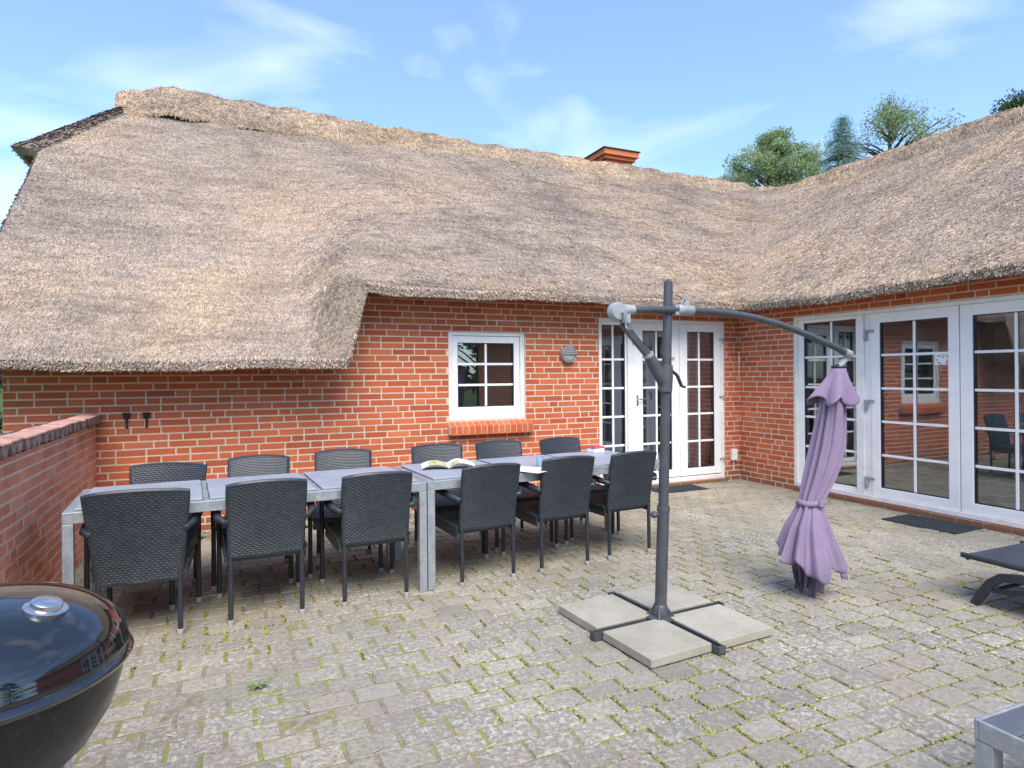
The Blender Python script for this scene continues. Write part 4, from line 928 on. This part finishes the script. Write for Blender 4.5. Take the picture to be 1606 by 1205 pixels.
# ------------------------------------------------------------------ trees
def tree(name,loc,h,cr,cz,mat,lab,n=9000,leaf=.10,shape='round',trunk=.16,cat='tree',group=None,dens=26):
    root=tag(empty(name,loc),lab,cat,group); rs=random.Random(sum(ord(c_)*(i_+3) for i_,c_ in enumerate(lab))%997+int(loc[0]*7))
    m=MB(); tp=(rs.uniform(-.2,.2),rs.uniform(-.2,.2),h*.93)
    m.tube([(0,0,-.1),(tp[0]*.3,tp[1]*.3,h*.35),(tp[0]*.8,tp[1]*.8,h*.7),tp],[trunk,trunk*.75,trunk*.4,.02],9)
    cl=[]
    for k in range(dens):
        f=rs.random(); z=cz+(h-cz)*f
        if shape=='cone': r=cr*(1-f)*.95+.08
        else: r=cr*math.sqrt(max(.05,1-abs(2*f-.75)**2.2))
        az=rs.random()*6.28; rr=r*rs.uniform(.45,1.0); p=(rr*math.cos(az),rr*math.sin(az),z - (.25*rr if shape=='cone' else 0))
        b=(tp[0]*f,tp[1]*f,max(z-rr*.6,h*.15)) if shape!='cone' else (0,0,z)
        m.tube([b,tuple((b[i]+p[i])/2+(.1*rr if i==2 else 0) for i in range(3)),p],[.045,.03,.01],5); cl.append((p,rs.uniform(.35,.75)*cr*(.40 if shape!='cone' else .32)*(1.0 if shape!='cone' else 1.3-f)))
    m.build('trunk',BARK,root,smooth=True)
    g_=np.random.default_rng(rs.randint(0,9999)); ci=g_.integers(0,len(cl),n); cp=np.array([c_[0] for c_ in cl])[ci]; rad=np.array([c_[1] for c_ in cl])[ci][:,None]
    d=g_.normal(0,1,(n,3)); d/=np.linalg.norm(d,axis=1,keepdims=True); P=cp+d*rad*g_.random((n,1))**.6*np.array([[1,1,.75]])
    if shape=='birch': P[:,2]-=g_.random(n)**2*.8
    D=g_.normal(0,1,(n,3)); D/=np.linalg.norm(D,axis=1,keepdims=True); S=np.cross(D,g_.normal(0,1,(n,3))); S/=np.linalg.norm(S,axis=1,keepdims=True)
    L=leaf*g_.uniform(.5,1.3,(n,1)); W=L*(.5 if shape!='cone' else .25)
    V=np.stack([P-D*L*.5,P+S*W*.5,P+D*L*.5,P-S*W*.5],1).reshape(-1,3); tone=np.array([rs.uniform(.6,1.35) for _ in cl])[ci]*g_.uniform(.7,1.25,n)
    C=np.repeat(np.stack([tone*1.0,tone,tone*.9],1),4,0)
    ob=mesh_np('crown',[(V,np.arange(4*n).reshape(-1,4),C,1)],[mat,mat],None); ob.parent=root
    return root
tree('broadleaf_tree',(18.9,18,0),10.3,2.0,7.2,LEAF,'light green broadleaf tree above the roof where the two ridges meet',42000,.095,group='trees behind the house',dens=130)
tree('spruce_tree',(22.6,18,0),11.6,5.2,3.0,LEAFB,'blue green spruce tip above the right wing ridge',45000,.09,'cone',group='trees behind the house',dens=420)
tree('birch_tree',(25.6,18,0),12.9,2.6,8.4,LEAF,'tall airy birch above the right wing ridge, right of the spruce',14000,.11,'birch',group='trees behind the house',dens=130)
tree('broadleaf_tree',(27.6,14.2,0),11.8,2.8,6.0,LEAFD,'dark green tree top above the ridge at the right edge',24000,.12,group='trees behind the house',dens=130)
tree('garden_shrub',(-2.75,9.9,0),3.1,1.25,.1,LEAFD,'dark green shrub beyond the left corner of the house',26000,.10,cat='shrub',trunk=.06,dens=70)
for x,y,h in ((-9,-11,8.5),(-4.5,-12.5,9.5),(0,-11.5,8.5),(4.5,-12.5,10),(9.5,-11,8.5),(-11,-4,8)):
    tree('garden_tree',(x,y,0),h,2.9,1.2,LEAFD,'dark green garden tree mirrored in the window panes, behind the viewer',5200,.26,group='garden trees behind the viewer',dens=44)
# ------------------------------------------------------------------ sky, sun, camera
SUN_EL,SUN_AZ=R(52),R(190)   # azimuth clockwise from +Y
w=bpy.data.worlds.new('World'); sc.world=w; w.use_nodes=True; nt=w.node_tree; bg=nt.nodes['Background']; bg.inputs[1].default_value=.145
sky=nt.nodes.new('ShaderNodeTexSky'); sky.sky_type='NISHITA'; sky.sun_disc=False; sky.sun_elevation=SUN_EL; sky.sun_rotation=SUN_AZ; sky.air_density=1.0; sky.dust_density=.6; sky.ozone_density=2.0
tc=nt.nodes.new('ShaderNodeTexCoord'); mp=nt.nodes.new('ShaderNodeMapping'); mp.inputs['Scale'].default_value=(1.0,1.0,2.6); mp.inputs['Location'].default_value=(1.35,.62,.3); nt.links.new(tc.outputs['Generated'],mp.inputs[0])
nz=nt.nodes.new('ShaderNodeTexNoise'); nz.inputs['Scale'].default_value=2.8; nz.inputs['Detail'].default_value=5; nz.inputs['Roughness'].default_value=.48; nz.inputs['Distortion'].default_value=.5; nt.links.new(mp.outputs[0],nz.inputs['Vector'])
rp=nt.nodes.new('ShaderNodeValToRGB'); rp.color_ramp.elements[0].position=.50; rp.color_ramp.elements[0].color=(.06,.06,.06,1); rp.color_ramp.elements[1].position=.88; rp.color_ramp.elements[1].color=(.62,.62,.62,1); nt.links.new(nz.outputs['Fac'],rp.inputs[0])
mx=nt.nodes.new('ShaderNodeMix'); mx.data_type='RGBA'; mx.inputs[7].default_value=(6.8,6.9,7.2,1); nt.links.new(rp.outputs[0],mx.inputs[0]); tn=nt.nodes.new('ShaderNodeMix'); tn.data_type='RGBA'; tn.blend_type='MULTIPLY'; tn.inputs[0].default_value=1; tn.inputs[7].default_value=(.70,.87,1.06,1); nt.links.new(sky.outputs[0],tn.inputs[6]); nt.links.new(tn.outputs[2],mx.inputs[6]); nt.links.new(mx.outputs[2],bg.inputs[0])
sl=bpy.data.lights.new('sun','SUN'); sl.energy=2.3; sl.angle=R(42); sl.color=(1,.91,.80); so=bpy.data.objects.new('sun',sl); col.objects.link(so)
sd=Vector((math.sin(SUN_AZ)*math.cos(SUN_EL),math.cos(SUN_AZ)*math.cos(SUN_EL),math.sin(SUN_EL))); so.rotation_euler=sd.to_track_quat('Z','Y').to_euler(); so.location=(0,-5,8)
cam=bpy.data.cameras.new('camera'); co=bpy.data.objects.new('camera',cam); col.objects.link(co); sc.camera=co
cam.sensor_width=36; cam.lens=1006.7/1606*36; cam.shift_y=-(602.5-588)/1606; cam.clip_start=.05; cam.clip_end=600
th,r=R(24.1),R(.45); Fd=Vector((math.sin(th),math.cos(th),0)); Rr=Vector((math.cos(th),-math.sin(th),0)); Up=Vector((0,0,1))
R2=Rr*math.cos(r)-Up*math.sin(r); U2=Up*math.cos(r)+Rr*math.sin(r)
Mx=Matrix((R2,U2,-Fd)).transposed().to_4x4(); Mx.translation=(0,0,1.45); co.matrix_world=Mx
sc.render.engine='CYCLES'; sc.view_settings.view_transform='Standard'; sc.view_settings.look='None'; sc.view_settings.gamma=1; sc.view_settings.exposure=1.09
sc.cycles.transparent_max_bounces=12; sc.cycles.max_bounces=8
